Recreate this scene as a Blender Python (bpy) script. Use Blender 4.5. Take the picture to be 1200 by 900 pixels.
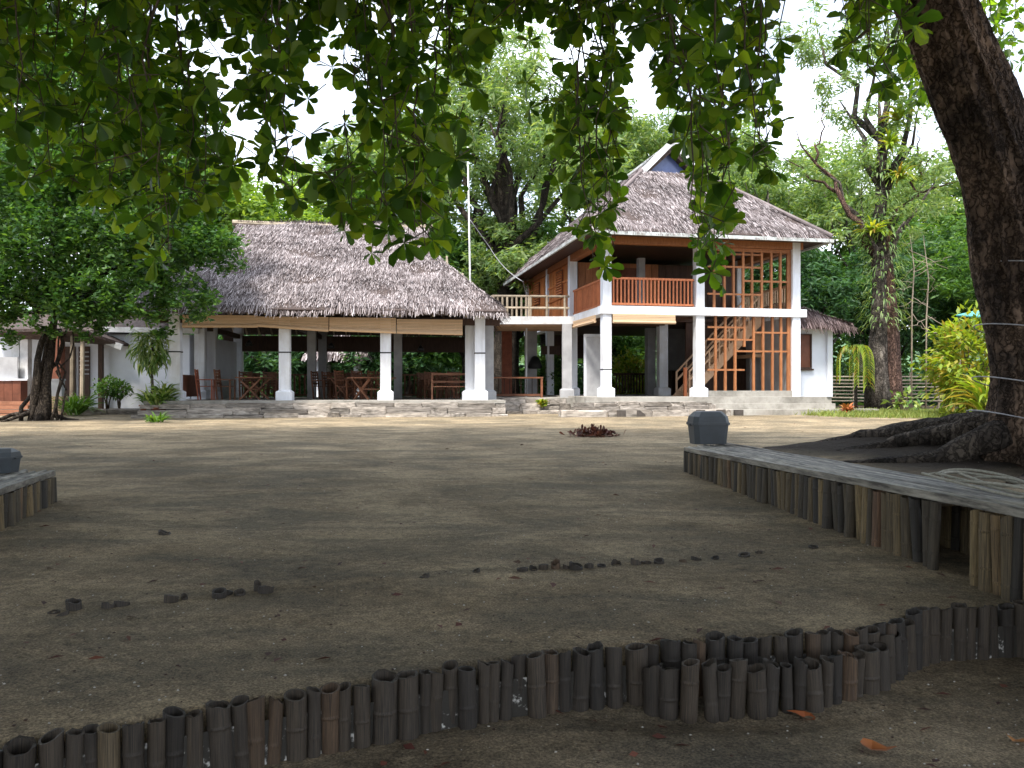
import bpy, bmesh, math, random
import numpy as np
from mathutils import Vector, Matrix
random.seed(7); RNG = np.random.default_rng(7)
for o in list(bpy.data.objects): bpy.data.objects.remove(o)
SC = bpy.context.scene; COL = SC.collection
R = math.radians
# ------------------------------------------------------------------ camera
F = 971.0; EYE = 1.5; HZ = 455.0
cd = bpy.data.cameras.new('camera'); cam = bpy.data.objects.new('camera', cd); COL.objects.link(cam)
cd.sensor_width = 36; cd.lens = F / 1200 * 36; cd.shift_y = (HZ - 450) / 1200
cd.clip_start = 0.05; cd.clip_end = 3000
cam.location = (0, 0, EYE); cam.rotation_euler = (R(90), 0, 0)
SC.camera = cam
# ------------------------------------------------------------------ sky, sun, exposure
SUN_EL, SUN_AZ = 60, 205          # azimuth clockwise from +Y: the sun stands behind the camera, to its left
w = bpy.data.worlds.new('World'); SC.world = w; w.use_nodes = True
nt = w.node_tree; nt.nodes.clear()
wo = nt.nodes.new('ShaderNodeOutputWorld'); bg = nt.nodes.new('ShaderNodeBackground')
sky = nt.nodes.new('ShaderNodeTexSky'); sky.sky_type = 'NISHITA'; sky.sun_disc = False
sky.sun_elevation = R(SUN_EL); sky.sun_rotation = R(SUN_AZ); sky.dust_density = 2.0; sky.air_density = 1.0
tc = nt.nodes.new('ShaderNodeTexCoord'); nz = nt.nodes.new('ShaderNodeTexNoise')
nz.inputs['Scale'].default_value = 3.2; nz.inputs['Detail'].default_value = 6
mr = nt.nodes.new('ShaderNodeMapRange'); mr.inputs[1].default_value = 0.42; mr.inputs[2].default_value = 0.64
mr.inputs[3].default_value = 0.35; mr.inputs[4].default_value = 0.95
mx = nt.nodes.new('ShaderNodeMix'); mx.data_type = 'RGBA'
mx.inputs['B'].default_value = (11.5, 12.4, 13.8, 1)
L = nt.links.new
L(tc.outputs['Generated'], nz.inputs['Vector']); L(nz.outputs[0], mr.inputs[0]); L(mr.outputs[0], mx.inputs['Factor'])
L(sky.outputs[0], mx.inputs['A']); L(mx.outputs['Result'], bg.inputs[0]); L(bg.outputs[0], wo.inputs[0])
bg.inputs[1].default_value = 0.12
sl = bpy.data.lights.new('sun', 'SUN'); sl.energy = 3.5; sl.angle = R(9); sl.color = (1, 0.95, 0.87)
so = bpy.data.objects.new('sun', sl); COL.objects.link(so)
az = R(SUN_AZ); el = R(SUN_EL)
sdir = Vector((math.sin(az) * math.cos(el), math.cos(az) * math.cos(el), math.sin(el)))
so.rotation_euler = sdir.to_track_quat('Z', 'Y').to_euler(); so.location = sdir * 60
SC.view_settings.view_transform = 'Standard'; SC.view_settings.look = 'None'
SC.view_settings.exposure = 1.06; SC.view_settings.gamma = 1
try:
    SC.view_settings.use_curve_mapping = False
except Exception: pass
SC.render.engine = 'CYCLES'
SC.cycles.use_denoising = True
try: SC.cycles.denoiser = 'OPENIMAGEDENOISE'
except Exception: pass
SC.cycles.max_bounces = 6; SC.cycles.transparent_max_bounces = 6; SC.cycles.transmission_bounces = 5
SC.cycles.caustics_reflective = False; SC.cycles.caustics_refractive = False
SC.cycles.use_adaptive_sampling = True; SC.cycles.adaptive_threshold = 0.015

# ------------------------------------------------------------------ helpers
def P(px, py, Y): return Vector(((px - 600) / F * Y, Y, EYE - (py - HZ) / F * Y))
def lin(c): return tuple((v / 12.92 if v <= .04045 else ((v + .055) / 1.055) ** 2.4) for v in c)
def srgb(r, g, b): return lin((r / 255, g / 255, b / 255)) + (1,)

class MB:
    """collects shapes into one mesh"""
    def __init__(s): s.v = []; s.f = []
    def add(s, verts, faces):
        o = len(s.v); s.v += [tuple(v) for v in verts]; s.f += [tuple(i + o for i in f) for f in faces]; return s
    def box(s, x0, x1, y0, y1, z0, z1):
        v = [(x, y, z) for z in (z0, z1) for y in (y0, y1) for x in (x0, x1)]
        return s.add(v, [(0, 2, 3, 1), (4, 5, 7, 6), (0, 1, 5, 4), (2, 6, 7, 3), (0, 4, 6, 2), (1, 3, 7, 5)])
    def bar(s, p, q, wx, wy, up=(0, 0, 1), roll=0):
        p = Vector(p); q = Vector(q); d = (q - p).normalized(); up = Vector(up)
        if abs(d.dot(up)) > .98: up = Vector((0, 1, 0))
        a = d.cross(up).normalized(); b = a.cross(d).normalized()
        vs = []
        for c in (p, q):
            for sa, sb in ((-1, -1), (1, -1), (1, 1), (-1, 1)): vs.append(c + a * sa * wx / 2 + b * sb * wy / 2)
        return s.add(vs, [(3, 2, 1, 0), (4, 5, 6, 7), (0, 1, 5, 4), (1, 2, 6, 5), (2, 3, 7, 6), (3, 0, 4, 7)])
    def tube(s, pts, rad, n=8, caps=True, jit=0, seed=0):
        pts = [Vector(p) for p in pts]; rr = random.Random(seed); rings = []
        if not hasattr(rad, '__len__'): rad = [rad] * len(pts)
        up = Vector((0, 0, 1)); prev = None; vs = []
        for i, p in enumerate(pts):
            d = (pts[min(i + 1, len(pts) - 1)] - pts[max(i - 1, 0)]).normalized()
            if prev is None:
                a = d.cross(Vector((0.3, 1, 0.1))).normalized()
            else: a = (prev - d * prev.dot(d)).normalized()
            prev = a; b = d.cross(a)
            for k in range(n):
                t = 2 * math.pi * k / n; r = rad[i] * (1 + jit * rr.uniform(-1, 1))
                vs.append(p + a * math.cos(t) * r + b * math.sin(t) * r)
        fs = []
        for i in range(len(pts) - 1):
            for k in range(n):
                k2 = (k + 1) % n; fs.append((i * n + k, i * n + k2, (i + 1) * n + k2, (i + 1) * n + k))
        if caps:
            fs.append(tuple(range(n - 1, -1, -1))); m = (len(pts) - 1) * n; fs.append(tuple(range(m, m + n)))
        return s.add(vs, fs)
    def prism(s, poly, off):
        """polygon (list of 3D pts) swept by vector off"""
        poly = [Vector(p) for p in poly]; off = Vector(off); n = len(poly)
        return s.add(poly + [p + off for p in poly],
                     [tuple(range(n - 1, -1, -1)), tuple(range(n, 2 * n))] + [(i, (i + 1) % n, (i + 1) % n + n, i + n) for i in range(n)])
    def mesh(s, name, smooth=False):
        m = bpy.data.meshes.new(name); m.from_pydata(s.v, [], s.f); m.update()
        bm = bmesh.new(); bm.from_mesh(m); bmesh.ops.recalc_face_normals(bm, faces=bm.faces); bm.to_mesh(m); bm.free()
        if smooth: m.polygons.foreach_set('use_smooth', [True] * len(m.polygons))
        return m
    def build(s, name, mat, parent=None, smooth=False):
        return link(name, s.mesh(name, smooth), mat, parent)

def link(name, mesh, mat=None, parent=None):
    o = bpy.data.objects.new(name, mesh); COL.objects.link(o)
    if mat is not None and mesh is not None and len(mesh.materials) == 0: mesh.materials.append(mat)
    if parent is not None: o.parent = parent
    return o
def empty(name, loc=(0, 0, 0), rz=0):
    o = bpy.data.objects.new(name, None); COL.objects.link(o); o.location = loc; o.rotation_euler = (0, 0, rz)
    o.empty_display_size = 0.2; return o
def tag(o, label=None, cat=None, group=None, kind=None):
    if label: o['label'] = label
    if cat: o['category'] = cat
    if group: o['group'] = group
    if kind: o['kind'] = kind
    return o
def copy_tree(o, parent=None):
    c = o.copy(); COL.objects.link(c); c.parent = parent
    for ch in [x for x in KIDS.get(o, [])] or list(o.children): copy_tree(ch, c)
    return c
KIDS = {}
def np_mesh(name, V, faces, nper, mat=None, smooth=False):
    """V (n,3), faces flat index array with nper corners each"""
    m = bpy.data.meshes.new(name); nf = len(faces) // nper
    m.vertices.add(len(V)); m.vertices.foreach_set('co', np.ascontiguousarray(V, np.float32).ravel())
    m.loops.add(len(faces)); m.loops.foreach_set('vertex_index', np.ascontiguousarray(faces, np.int32))
    m.polygons.add(nf); m.polygons.foreach_set('loop_start', np.arange(0, nf * nper, nper, dtype=np.int32))
    m.polygons.foreach_set('loop_total', np.full(nf, nper, np.int32))
    if smooth: m.polygons.foreach_set('use_smooth', np.ones(nf, bool))
    m.update(); m.validate()
    if mat: m.materials.append(mat)
    return m
def norm(a): return a / (np.linalg.norm(a, axis=-1, keepdims=True) + 1e-9)
# leaf shapes: (t along, w across, h lift), quads
LEAF_BIG = (np.array([(0, 0, 0), (.3, .2, .03), (.3, -.2, .03), (.3, 0, 0), (.68, .5, .06), (.68, -.5, .06), (.68, 0, -.01), (.92, .36, .02), (.92, -.36, .02), (1, 0, -.06)]),
            np.array([(0, 3, 1, 1), (0, 2, 3, 3), (3, 6, 4, 1), (3, 2, 5, 6), (6, 9, 7, 4), (6, 5, 8, 9)]))
LEAF_DIA = (np.array([(0, 0, 0), (.45, .5, .05), (1, 0, -.05), (.45, -.5, .05)]), np.array([(0, 3, 2, 1)]))
LEAF_STRAP = (np.array([(0, .3, 0), (0, -.3, 0), (.4, .5, .12), (.4, -.5, .12), (.75, .4, .0), (.75, -.4, 0), (1, .05, -.25), (1, -.05, -.25)]),
              np.array([(0, 1, 3, 2), (2, 3, 5, 4), (4, 5, 7, 6)]))
BLADE = (np.array([(0, .5, 0), (0, -.5, 0), (1, -.35, 0), (1, .35, 0)]), np.array([(0, 1, 2, 3)]))
def leaves(C, D, N, Ln, Wd, shape):
    """C base points, D direction, N rough normal, lengths, widths -> V, faces"""
    T, Q = shape; C = np.asarray(C, float); D = norm(np.asarray(D, float)); N = np.asarray(N, float)
    S = norm(np.cross(D, N)); N = np.cross(S, D)
    Ln = np.broadcast_to(Ln, (len(C),)); Wd = np.broadcast_to(Wd, (len(C),))
    V = (C[:, None, :] + D[:, None, :] * (T[None, :, 0:1] * Ln[:, None, None]) + S[:, None, :] * (T[None, :, 1:2] * Wd[:, None, None])
         + N[:, None, :] * (T[None, :, 2:3] * Ln[:, None, None]))
    k = len(T); Fc = (Q[None, :, :] + (np.arange(len(C)) * k)[:, None, None])
    return V.reshape(-1, 3), Fc.reshape(-1), Q.shape[1]
def leaf_mesh(name, C, D, N, Ln, Wd, shape, mat):
    V, Fc, n = leaves(C, D, N, Ln, Wd, shape)
    if shape is LEAF_BIG:      # triangles written as degenerate quads
        m = bpy.data.meshes.new(name); q = Fc.reshape(-1, 4)
        fl = [tuple(dict.fromkeys(f)) for f in q.tolist()]
        m.from_pydata(V.tolist(), [], fl); m.update(); m.materials.append(mat); return m
    return np_mesh(name, V, Fc, n, mat)
def rnd_dirs(n):
    a = RNG.normal(size=(n, 3)); return norm(a)

# ------------------------------------------------------------------ materials
def mat_base(name):
    m = bpy.data.materials.new(name); m.use_nodes = True
    return m, m.node_tree, m.node_tree.nodes['Principled BSDF']
def N_(nt, t, **kw):
    n = nt.nodes.new(t)
    for k, v in kw.items():
        if k in n.inputs: n.inputs[k].default_value = v
        else: setattr(n, k, v)
    return n
def ramp(nt, stops):
    r = nt.nodes.new('ShaderNodeValToRGB'); e = r.color_ramp.elements
    while len(e) < len(stops): e.new(.5)
    for i, (p, c) in enumerate(stops): e[i].position = p; e[i].color = c if len(c) == 4 else tuple(c) + (1,)
    return r
def c4(c): return tuple(c) + (1,) if len(c) == 3 else c
def mat(name, a, b=None, scale=6, rough=.75, bump=.15, detail=6, stretch=None, obj_rand=0.0, dirt=None, bscale=None, spec=.3):
    """two-tone noise colour + bump; stretch = scale per axis; obj_rand = brightness change per object"""
    m, nt, bs = mat_base(name); L = nt.links.new
    tc = N_(nt, 'ShaderNodeTexCoord'); mp = N_(nt, 'ShaderNodeMapping')
    oi = N_(nt, 'ShaderNodeObjectInfo'); ad = N_(nt, 'ShaderNodeVectorMath', operation='ADD')
    ml = N_(nt, 'ShaderNodeMath', operation='MULTIPLY'); ml.inputs[1].default_value = 37.0
    L(oi.outputs['Random'], ml.inputs[0]); L(tc.outputs['Object'], ad.inputs[0]); L(ml.outputs[0], ad.inputs[1])
    L(ad.outputs[0], mp.inputs[0])
    if stretch: mp.inputs['Scale'].default_value = stretch
    n1 = N_(nt, 'ShaderNodeTexNoise', Scale=scale, Detail=detail, Roughness=.62); L(mp.outputs[0], n1.inputs['Vector'])
    b = b or tuple(v * .6 for v in a[:3])
    rp = ramp(nt, [(.34 if name != 'pale_lining_sheet' else .57, c4(b)), (.66, c4(a))]); L(n1.outputs[0], rp.inputs[0]); out = rp.outputs[0]
    if dirt:
        n2 = N_(nt, 'ShaderNodeTexNoise', Scale=scale * .35, Detail=8, Roughness=.7); L(ad.outputs[0], n2.inputs['Vector'])
        r2 = ramp(nt, [(.50, (0, 0, 0, 1)), (.72, (1, 1, 1, 1))]); L(n2.outputs[0], r2.inputs[0])
        mxx = N_(nt, 'ShaderNodeMix', data_type='RGBA'); mxx.inputs['B'].default_value = c4(dirt)
        L(r2.outputs[0], mxx.inputs['Factor']); L(out, mxx.inputs['A']); out = mxx.outputs['Result']
    if obj_rand:
        mr = N_(nt, 'ShaderNodeMapRange'); mr.inputs[3].default_value = 1 - obj_rand; mr.inputs[4].default_value = 1 + obj_rand
        L(oi.outputs['Random'], mr.inputs[0]); hs = N_(nt, 'ShaderNodeHueSaturation'); L(mr.outputs[0], hs.inputs['Value']); L(out, hs.inputs['Color']); out = hs.outputs[0]
    L(out, bs.inputs['Base Color']); bs.inputs['Roughness'].default_value = rough; bs.inputs['Specular IOR Level'].default_value = spec
    if bump:
        n3 = N_(nt, 'ShaderNodeTexNoise', Scale=bscale or scale * 4, Detail=6); L(mp.outputs[0], n3.inputs['Vector'])
        bp = N_(nt, 'ShaderNodeBump', Strength=bump, Distance=.02); L(n3.outputs[0], bp.inputs['Height']); L(bp.outputs[0], bs.inputs['Normal'])
    return m
def rand_fac(nt):
    """a number that differs for every leaf (mesh island) and object"""
    L = nt.links.new
    g = N_(nt, 'ShaderNodeNewGeometry'); oi = N_(nt, 'ShaderNodeObjectInfo')
    a = N_(nt, 'ShaderNodeMath', operation='ADD'); L(g.outputs['Random Per Island'], a.inputs[0]); L(oi.outputs['Random'], a.inputs[1])
    f = N_(nt, 'ShaderNodeMath', operation='FRACT'); L(a.outputs[0], f.inputs[0]); return f.outputs[0]
def leaf_mat(name, cols, trans=.45, rough=.45, tcol=None, spec=.35, clump=0.5):
    m, nt, bs = mat_base(name); L = nt.links.new; f = rand_fac(nt)
    n = len(cols); rp = ramp(nt, [((i + .0) / max(1, n - 1), c4(c)) for i, c in enumerate(cols)]); L(f, rp.inputs[0]); out = rp.outputs[0]
    # whole sprays differ in hue: coarse noise in object space
    tc = N_(nt, 'ShaderNodeTexCoord'); nz = N_(nt, 'ShaderNodeTexNoise', Scale=.55, Detail=3); L(tc.outputs['Object'], nz.inputs['Vector'])
    mr = N_(nt, 'ShaderNodeMapRange'); mr.inputs[1].default_value = .3; mr.inputs[2].default_value = .7; mr.inputs[3].default_value = 1 - clump * .5; mr.inputs[4].default_value = 1 + clump * .5
    L(nz.outputs[0], mr.inputs[0]); hs = N_(nt, 'ShaderNodeHueSaturation'); L(mr.outputs[0], hs.inputs['Value']); L(out, hs.inputs['Color']); out = hs.outputs[0]
    L(out, bs.inputs['Base Color']); bs.inputs['Roughness'].default_value = rough; bs.inputs['Specular IOR Level'].default_value = spec
    tr = N_(nt, 'ShaderNodeBsdfTranslucent'); tm = N_(nt, 'ShaderNodeMix', data_type='RGBA', blend_type='MULTIPLY'); tm.inputs['Factor'].default_value = 1
    tm.inputs['B'].default_value = c4(tcol or (1.9, 1.75, .6)); L(out, tm.inputs['A']); L(tm.outputs['Result'], tr.inputs[0])
    ms = N_(nt, 'ShaderNodeMixShader'); ms.inputs[0].default_value = trans
    L(bs.outputs[0], ms.inputs[1]); L(tr.outputs[0], ms.inputs[2]); L(ms.outputs[0], nt.nodes['Material Output'].inputs[0])
    return m
def thatch_mat(name, cols):
    m, nt, bs = mat_base(name); L = nt.links.new; f = rand_fac(nt); n = len(cols)
    rp = ramp(nt, [(i / (n - 1), c4(c)) for i, c in enumerate(cols)]); L(f, rp.inputs[0])
    tc = N_(nt, 'ShaderNodeTexCoord'); nz = N_(nt, 'ShaderNodeTexNoise', Scale=.9, Detail=6, Roughness=.7); L(tc.outputs['Object'], nz.inputs['Vector'])
    mr = N_(nt, 'ShaderNodeMapRange'); mr.inputs[1].default_value = .3; mr.inputs[2].default_value = .7; mr.inputs[3].default_value = .62; mr.inputs[4].default_value = 1.25
    L(nz.outputs[0], mr.inputs[0]); hs = N_(nt, 'ShaderNodeHueSaturation'); L(mr.outputs[0], hs.inputs['Value']); L(rp.outputs[0], hs.inputs['Color'])
    L(hs.outputs[0], bs.inputs['Base Color']); bs.inputs['Roughness'].default_value = .9; bs.inputs['Specular IOR Level'].default_value = .15
    return m
M = {}
M['white'] = mat('white_paint', (.79, .82, .88), (.64, .66, .71), 1.6, .6, .08, dirt=(.55, .54, .53), stretch=(5, 5, .6))
M['wall_white'] = mat('white_wall', (.78, .81, .87), (.70, .73, .80), 1.2, .75, .05, dirt=(.66, .67, .70))
M['grey_and_shade'] = mat('grey_and_shade', (.42, .42, .43), (.30, .30, .31), 2, .7, .05)  # grey paint; also rear pillars with their shade put into the colour
M['beam_white'] = mat('weathered_white_beam', (.72, .72, .73), (.50, .50, .50), 3, .7, .1, dirt=(.35, .34, .33))
M['orange_wood'] = mat('orange_varnished_wood', (.58, .21, .07), (.42, .135, .04), 5, .5, .1, stretch=(6, 6, .6), obj_rand=.2)
M['rail_wood'] = mat('red_brown_rail_wood', (.56, .19, .08), (.40, .125, .05), 5, .5, .08, stretch=(4, 4, 1), obj_rand=.15)
M['lattice_wood'] = mat('lattice_wood', (.42, .175, .07), (.28, .105, .04), 5, .55, .08, stretch=(4, 4, 1), obj_rand=.18)
M['stair_wood'] = mat('pale_stair_wood', (.62, .42, .28), (.50, .32, .20), 5, .6, .08, obj_rand=.1)
M['dark_wood'] = mat('dark_wood', (.085, .045, .03), (.045, .024, .016), 5, .55, .1, stretch=(5, 5, .7), obj_rand=.25)
M['chair_wood'] = mat('brown_furniture_wood', (.20, .085, .045), (.12, .045, .022), 5, .5, .08, obj_rand=.3)
M['chair_red'] = mat('red_brown_chair_wood', (.34, .10, .05), (.22, .06, .03), 5, .5, .08)
M['table_wood'] = mat('table_wood', (.30, .14, .08), (.18, .08, .045), 4, .55, .08, obj_rand=.25)
M['bamboo_dry'] = mat('grey_dry_bamboo', (.36, .30, .22), (.20, .16, .12), 4, .7, .15, obj_rand=.35)
M['blind'] = mat('bamboo_blind', (.72, .52, .34), (.56, .38, .23), 9, .7, .3, stretch=(.4, 8, 30), obj_rand=.12)
M['stone'] = mat('weathered_stone', (.46, .41, .36), (.17, .15, .13), 4, .9, .6, dirt=(.05, .045, .035), obj_rand=.4)
M['stone_dark'] = mat('dark_stone', (.10, .085, .075), (.05, .045, .04), 5, .9, .5)
M['concrete'] = mat('weathered_concrete', (.42, .40, .36), (.28, .26, .23), 2.2, .9, .3, dirt=(.14, .13, .11), obj_rand=.1)
M['dark_metal'] = mat('dark_metal', (.02, .02, .022), (.012, .012, .013), 5, .5, 0)
M['bin'] = mat('grey_plastic', (.055, .065, .075), (.04, .046, .052), 4, .45, .03, spec=.5)
M['rope'] = mat('pale_rope', (.42, .40, .34), (.28, .27, .22), 40, .8, .3)
M['cable'] = mat('cable', (.40, .40, .42), (.28, .28, .30), 20, .5, 0)
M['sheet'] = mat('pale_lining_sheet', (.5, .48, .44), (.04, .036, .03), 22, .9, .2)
M['glass_blue'] = mat('blue_gable_panel', (.12, .16, .36), (.08, .11, .26), 3, .25, 0, spec=.6)
M['teal'] = mat('teal_tarpaulin', (.12, .42, .42), (.08, .32, .32), 3, .5, .1)
M['brown_panel'] = mat('brown_panel', (.19, .065, .035), (.12, .04, .02), 4, .5, .08)
M['brown_plank'] = mat('brown_plank', (.44, .19, .085), (.30, .12, .05), 5, .55, .08, stretch=(6, 6, .6), obj_rand=.25)
M['terracotta'] = mat('terracotta', (.30, .10, .055), (.20, .07, .04), 4, .8, .1)
M['eave_edge'] = mat('pale_eave_edge', (.62, .66, .66), (.40, .42, .41), 6, .8, .3, dirt=(.28, .24, .2))
M['thatch_base'] = mat('thatch_base', (.10, .075, .068), (.05, .036, .032), 8, .95, .5)
M['thatch'] = thatch_mat('thatch_strands', [(.04, .031, .031), (.15, .122, .12), (.28, .24, .24), (.50, .45, .455)])
M['thatch_dark'] = thatch_mat('dark_thatch_strands', [(.03, .02, .02), (.085, .058, .055), (.17, .12, .12), (.30, .235, .23)])
def bamboo_mat(name, stops, rough=.6, ax=2):
    m, nt, bs = mat_base(name); L = nt.links.new
    oi = N_(nt, 'ShaderNodeObjectInfo'); rp = ramp(nt, stops); L(oi.outputs['Random'], rp.inputs[0])
    tc = N_(nt, 'ShaderNodeTexCoord'); ml = N_(nt, 'ShaderNodeMath', operation='MULTIPLY'); ml.inputs[1].default_value = 53
    L(oi.outputs['Random'], ml.inputs[0]); ad = N_(nt, 'ShaderNodeVectorMath', operation='ADD'); L(tc.outputs['Object'], ad.inputs[0]); L(ml.outputs[0], ad.inputs[1])
    mp = N_(nt, 'ShaderNodeMapping'); mp.inputs['Scale'].default_value = (5, 5, 1.6) if ax == 2 else (6, .5, 6); L(ad.outputs[0], mp.inputs[0])
    n1 = N_(nt, 'ShaderNodeTexNoise', Scale=3.2, Detail=8, Roughness=.7); L(mp.outputs[0], n1.inputs['Vector'])
    r2 = ramp(nt, [(.38, (.12, .11, .10, 1)), (.68, (1.25, 1.2, 1.1, 1))]); L(n1.outputs[0], r2.inputs[0])
    mm = N_(nt, 'ShaderNodeMix', data_type='RGBA', blend_type='MULTIPLY'); mm.inputs['Factor'].default_value = 1
    L(rp.outputs[0], mm.inputs['A']); L(r2.outputs[0], mm.inputs['B']); L(mm.outputs['Result'], bs.inputs['Base Color'])
    bs.inputs['Roughness'].default_value = rough
    mp2 = N_(nt, 'ShaderNodeMapping'); mp2.inputs['Scale'].default_value = (40, 40, 2) if ax == 2 else (40, 1.5, 40); L(ad.outputs[0], mp2.inputs[0])
    n2 = N_(nt, 'ShaderNodeTexNoise', Scale=2, Detail=5); L(mp2.outputs[0], n2.inputs['Vector'])
    bp = N_(nt, 'ShaderNodeBump', Strength=.4, Distance=.01); L(n2.outputs[0], bp.inputs['Height']); L(bp.outputs[0], bs.inputs['Normal'])
    return m
M['bamboo_wet'] = bamboo_mat('dark_rotting_bamboo', [(0, (.035, .028, .022, 1)), (.6, (.075, .058, .042, 1)), (.93, (.085, .064, .044, 1)), (.985, (.15, .09, .05, 1)), (1, (.18, .15, .09, 1))])
M['bamboo_post'] = bamboo_mat('weathered_bamboo', [(0, (.035, .03, .025, 1)), (.35, (.09, .07, .042, 1)), (.75, (.20, .148, .075, 1)), (.92, (.30, .22, .105, 1)), (1, (.2, .10, .06, 1))])
M['bamboo_deck'] = bamboo_mat('grey_bamboo_deck', [(0, (.16, .15, .14, 1)), (.5, (.28, .27, .25, 1)), (1, (.40, .38, .34, 1))], .5, 1)
# leaves
M['leaf_fg'] = leaf_mat('broad_leaf', [(.022, .055, .012), (.045, .095, .018), (.08, .145, .022), (.16, .21, .03)], .6, .36, (3.0, 3.0, .6))
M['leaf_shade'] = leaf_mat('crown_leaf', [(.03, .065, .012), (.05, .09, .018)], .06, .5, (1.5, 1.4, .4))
M['leaf_dark'] = leaf_mat('dark_small_leaf', [(.024, .07, .018), (.04, .105, .025), (.065, .15, .035), (.11, .21, .05)], .4, .35)
M['leaf_mid'] = leaf_mat('forest_leaf', [(.035, .09, .022), (.06, .14, .03), (.09, .19, .04), (.14, .25, .055)], .4, .5)
M['leaf_deep'] = leaf_mat('deep_forest_leaf', [(.02, .06, .02), (.03, .085, .03), (.05, .12, .045), (.07, .15, .05)], .35, .5)
M['leaf_pale'] = leaf_mat('pale_narrow_leaf', [(.08, .15, .05), (.13, .22, .075), (.19, .28, .11), (.27, .34, .17)], .45, .5)
M['leaf_lime'] = leaf_mat('lime_leaf', [(.09, .16, .02), (.17, .26, .03), (.26, .36, .045), (.33, .36, .05), (.30, .20, .05)], .4, .45)
M['leaf_bright'] = leaf_mat('bright_tree_leaf', [(.08, .16, .025), (.14, .24, .04), (.20, .32, .055), (.26, .36, .07)], .45, .5)
M['leaf_strap'] = leaf_mat('strap_leaf', [(.05, .12, .02), (.09, .19, .03), (.15, .26, .05)], .35, .4)
M['leaf_varieg'] = leaf_mat('variegated_leaf', [(.06, .14, .03), (.16, .26, .07), (.36, .42, .18)], .35, .4)
M['leaf_dead'] = leaf_mat('dead_leaf', [(.05, .018, .014), (.11, .035, .025), (.17, .06, .035), (.10, .06, .04)], .1, .7, (1, .8, .6))
M['leaf_orange'] = leaf_mat('orange_fallen_leaf', [(.42, .13, .035), (.36, .10, .03), (.48, .26, .07)], .1, .6, (1, .8, .5))
M['grass'] = leaf_mat('grass_blade', [(.10, .15, .03), (.17, .22, .05), (.26, .28, .09)], .3, .6)
def bark_mat(name, a, b, c, sc=5, st=(1, 1, .22), bump=.9):
    m, nt, bs = mat_base(name); L = nt.links.new
    tc = N_(nt, 'ShaderNodeTexCoord'); mp = N_(nt, 'ShaderNodeMapping'); mp.inputs['Scale'].default_value = st; L(tc.outputs['Object'], mp.inputs[0])
    n1 = N_(nt, 'ShaderNodeTexNoise', Scale=sc, Detail=10, Roughness=.65, Distortion=.4); L(mp.outputs[0], n1.inputs['Vector'])
    rp = ramp(nt, [(.3, c4(b)), (.52, c4(a)), (.75, c4(c))]); L(n1.outputs[0], rp.inputs[0])
    n4 = N_(nt, 'ShaderNodeTexNoise', Scale=1.3, Detail=6, Roughness=.7); L(tc.outputs['Object'], n4.inputs['Vector'])
    r4 = ramp(nt, [(.45, (0, 0, 0, 1)), (.62, (1, 1, 1, 1))]); L(n4.outputs[0], r4.inputs[0])
    mm = N_(nt, 'ShaderNodeMix', data_type='RGBA'); mm.inputs['B'].default_value = c4(b); L(r4.outputs[0], mm.inputs['Factor']); L(rp.outputs[0], mm.inputs['A'])
    L(mm.outputs['Result'], bs.inputs['Base Color']); bs.inputs['Roughness'].default_value = .9; bs.inputs['Specular IOR Level'].default_value = .15
    vo = N_(nt, 'ShaderNodeTexVoronoi', Scale=sc * 2.6, feature='DISTANCE_TO_EDGE'); wv = N_(nt, 'ShaderNodeVectorMath', operation='ADD'); nw = N_(nt, 'ShaderNodeTexNoise', Scale=9, Detail=4)
    L(tc.outputs['Object'], nw.inputs['Vector']); sv = N_(nt, 'ShaderNodeVectorMath', operation='SCALE'); sv.inputs['Scale'].default_value = .22; L(nw.outputs['Color'], sv.inputs[0])
    L(mp.outputs[0], wv.inputs[0]); L(sv.outputs[0], wv.inputs[1]); L(wv.outputs[0], vo.inputs['Vector'])
    rv = ramp(nt, [(.0, (.25, .24, .23, 1)), (.16, (1.1, 1.1, 1.1, 1))]); L(vo.outputs['Distance'], rv.inputs[0])
    mc = N_(nt, 'ShaderNodeMix', data_type='RGBA', blend_type='MULTIPLY'); mc.inputs['Factor'].default_value = .85; L(mm.outputs['Result'], mc.inputs['A']); L(rv.outputs[0], mc.inputs['B']); L(mc.outputs['Result'], bs.inputs['Base Color'])
    mn = N_(nt, 'ShaderNodeMath', operation='MINIMUM'); mn.inputs[1].default_value = .2; L(vo.outputs['Distance'], mn.inputs[0])
    ml = N_(nt, 'ShaderNodeMath', operation='MULTIPLY_ADD'); ml.inputs[1].default_value = 4.0; L(mn.outputs[0], ml.inputs[0]); L(n1.outputs[0], ml.inputs[2])
    bp = N_(nt, 'ShaderNodeBump', Strength=bump, Distance=.05); L(ml.outputs[0], bp.inputs['Height']); L(bp.outputs[0], bs.inputs['Normal'])
    return m
M['bark_big'] = bark_mat('furrowed_bark', (.17, .118, .085), (.045, .034, .028), (.30, .215, .16), 4)
M['bark_grey'] = bark_mat('grey_bark', (.13, .11, .095), (.035, .03, .026), (.24, .21, .18), 4)
M['bark_dark'] = bark_mat('dark_bark', (.075, .06, .048), (.022, .018, .015), (.14, .115, .09), 4)
M['bark_red'] = bark_mat('reddish_bark', (.16, .095, .075), (.05, .032, .026), (.26, .17, .13), 4)
M['twig'] = mat('twig', (.10, .075, .045), (.05, .04, .025), 8, .8, .1)

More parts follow.
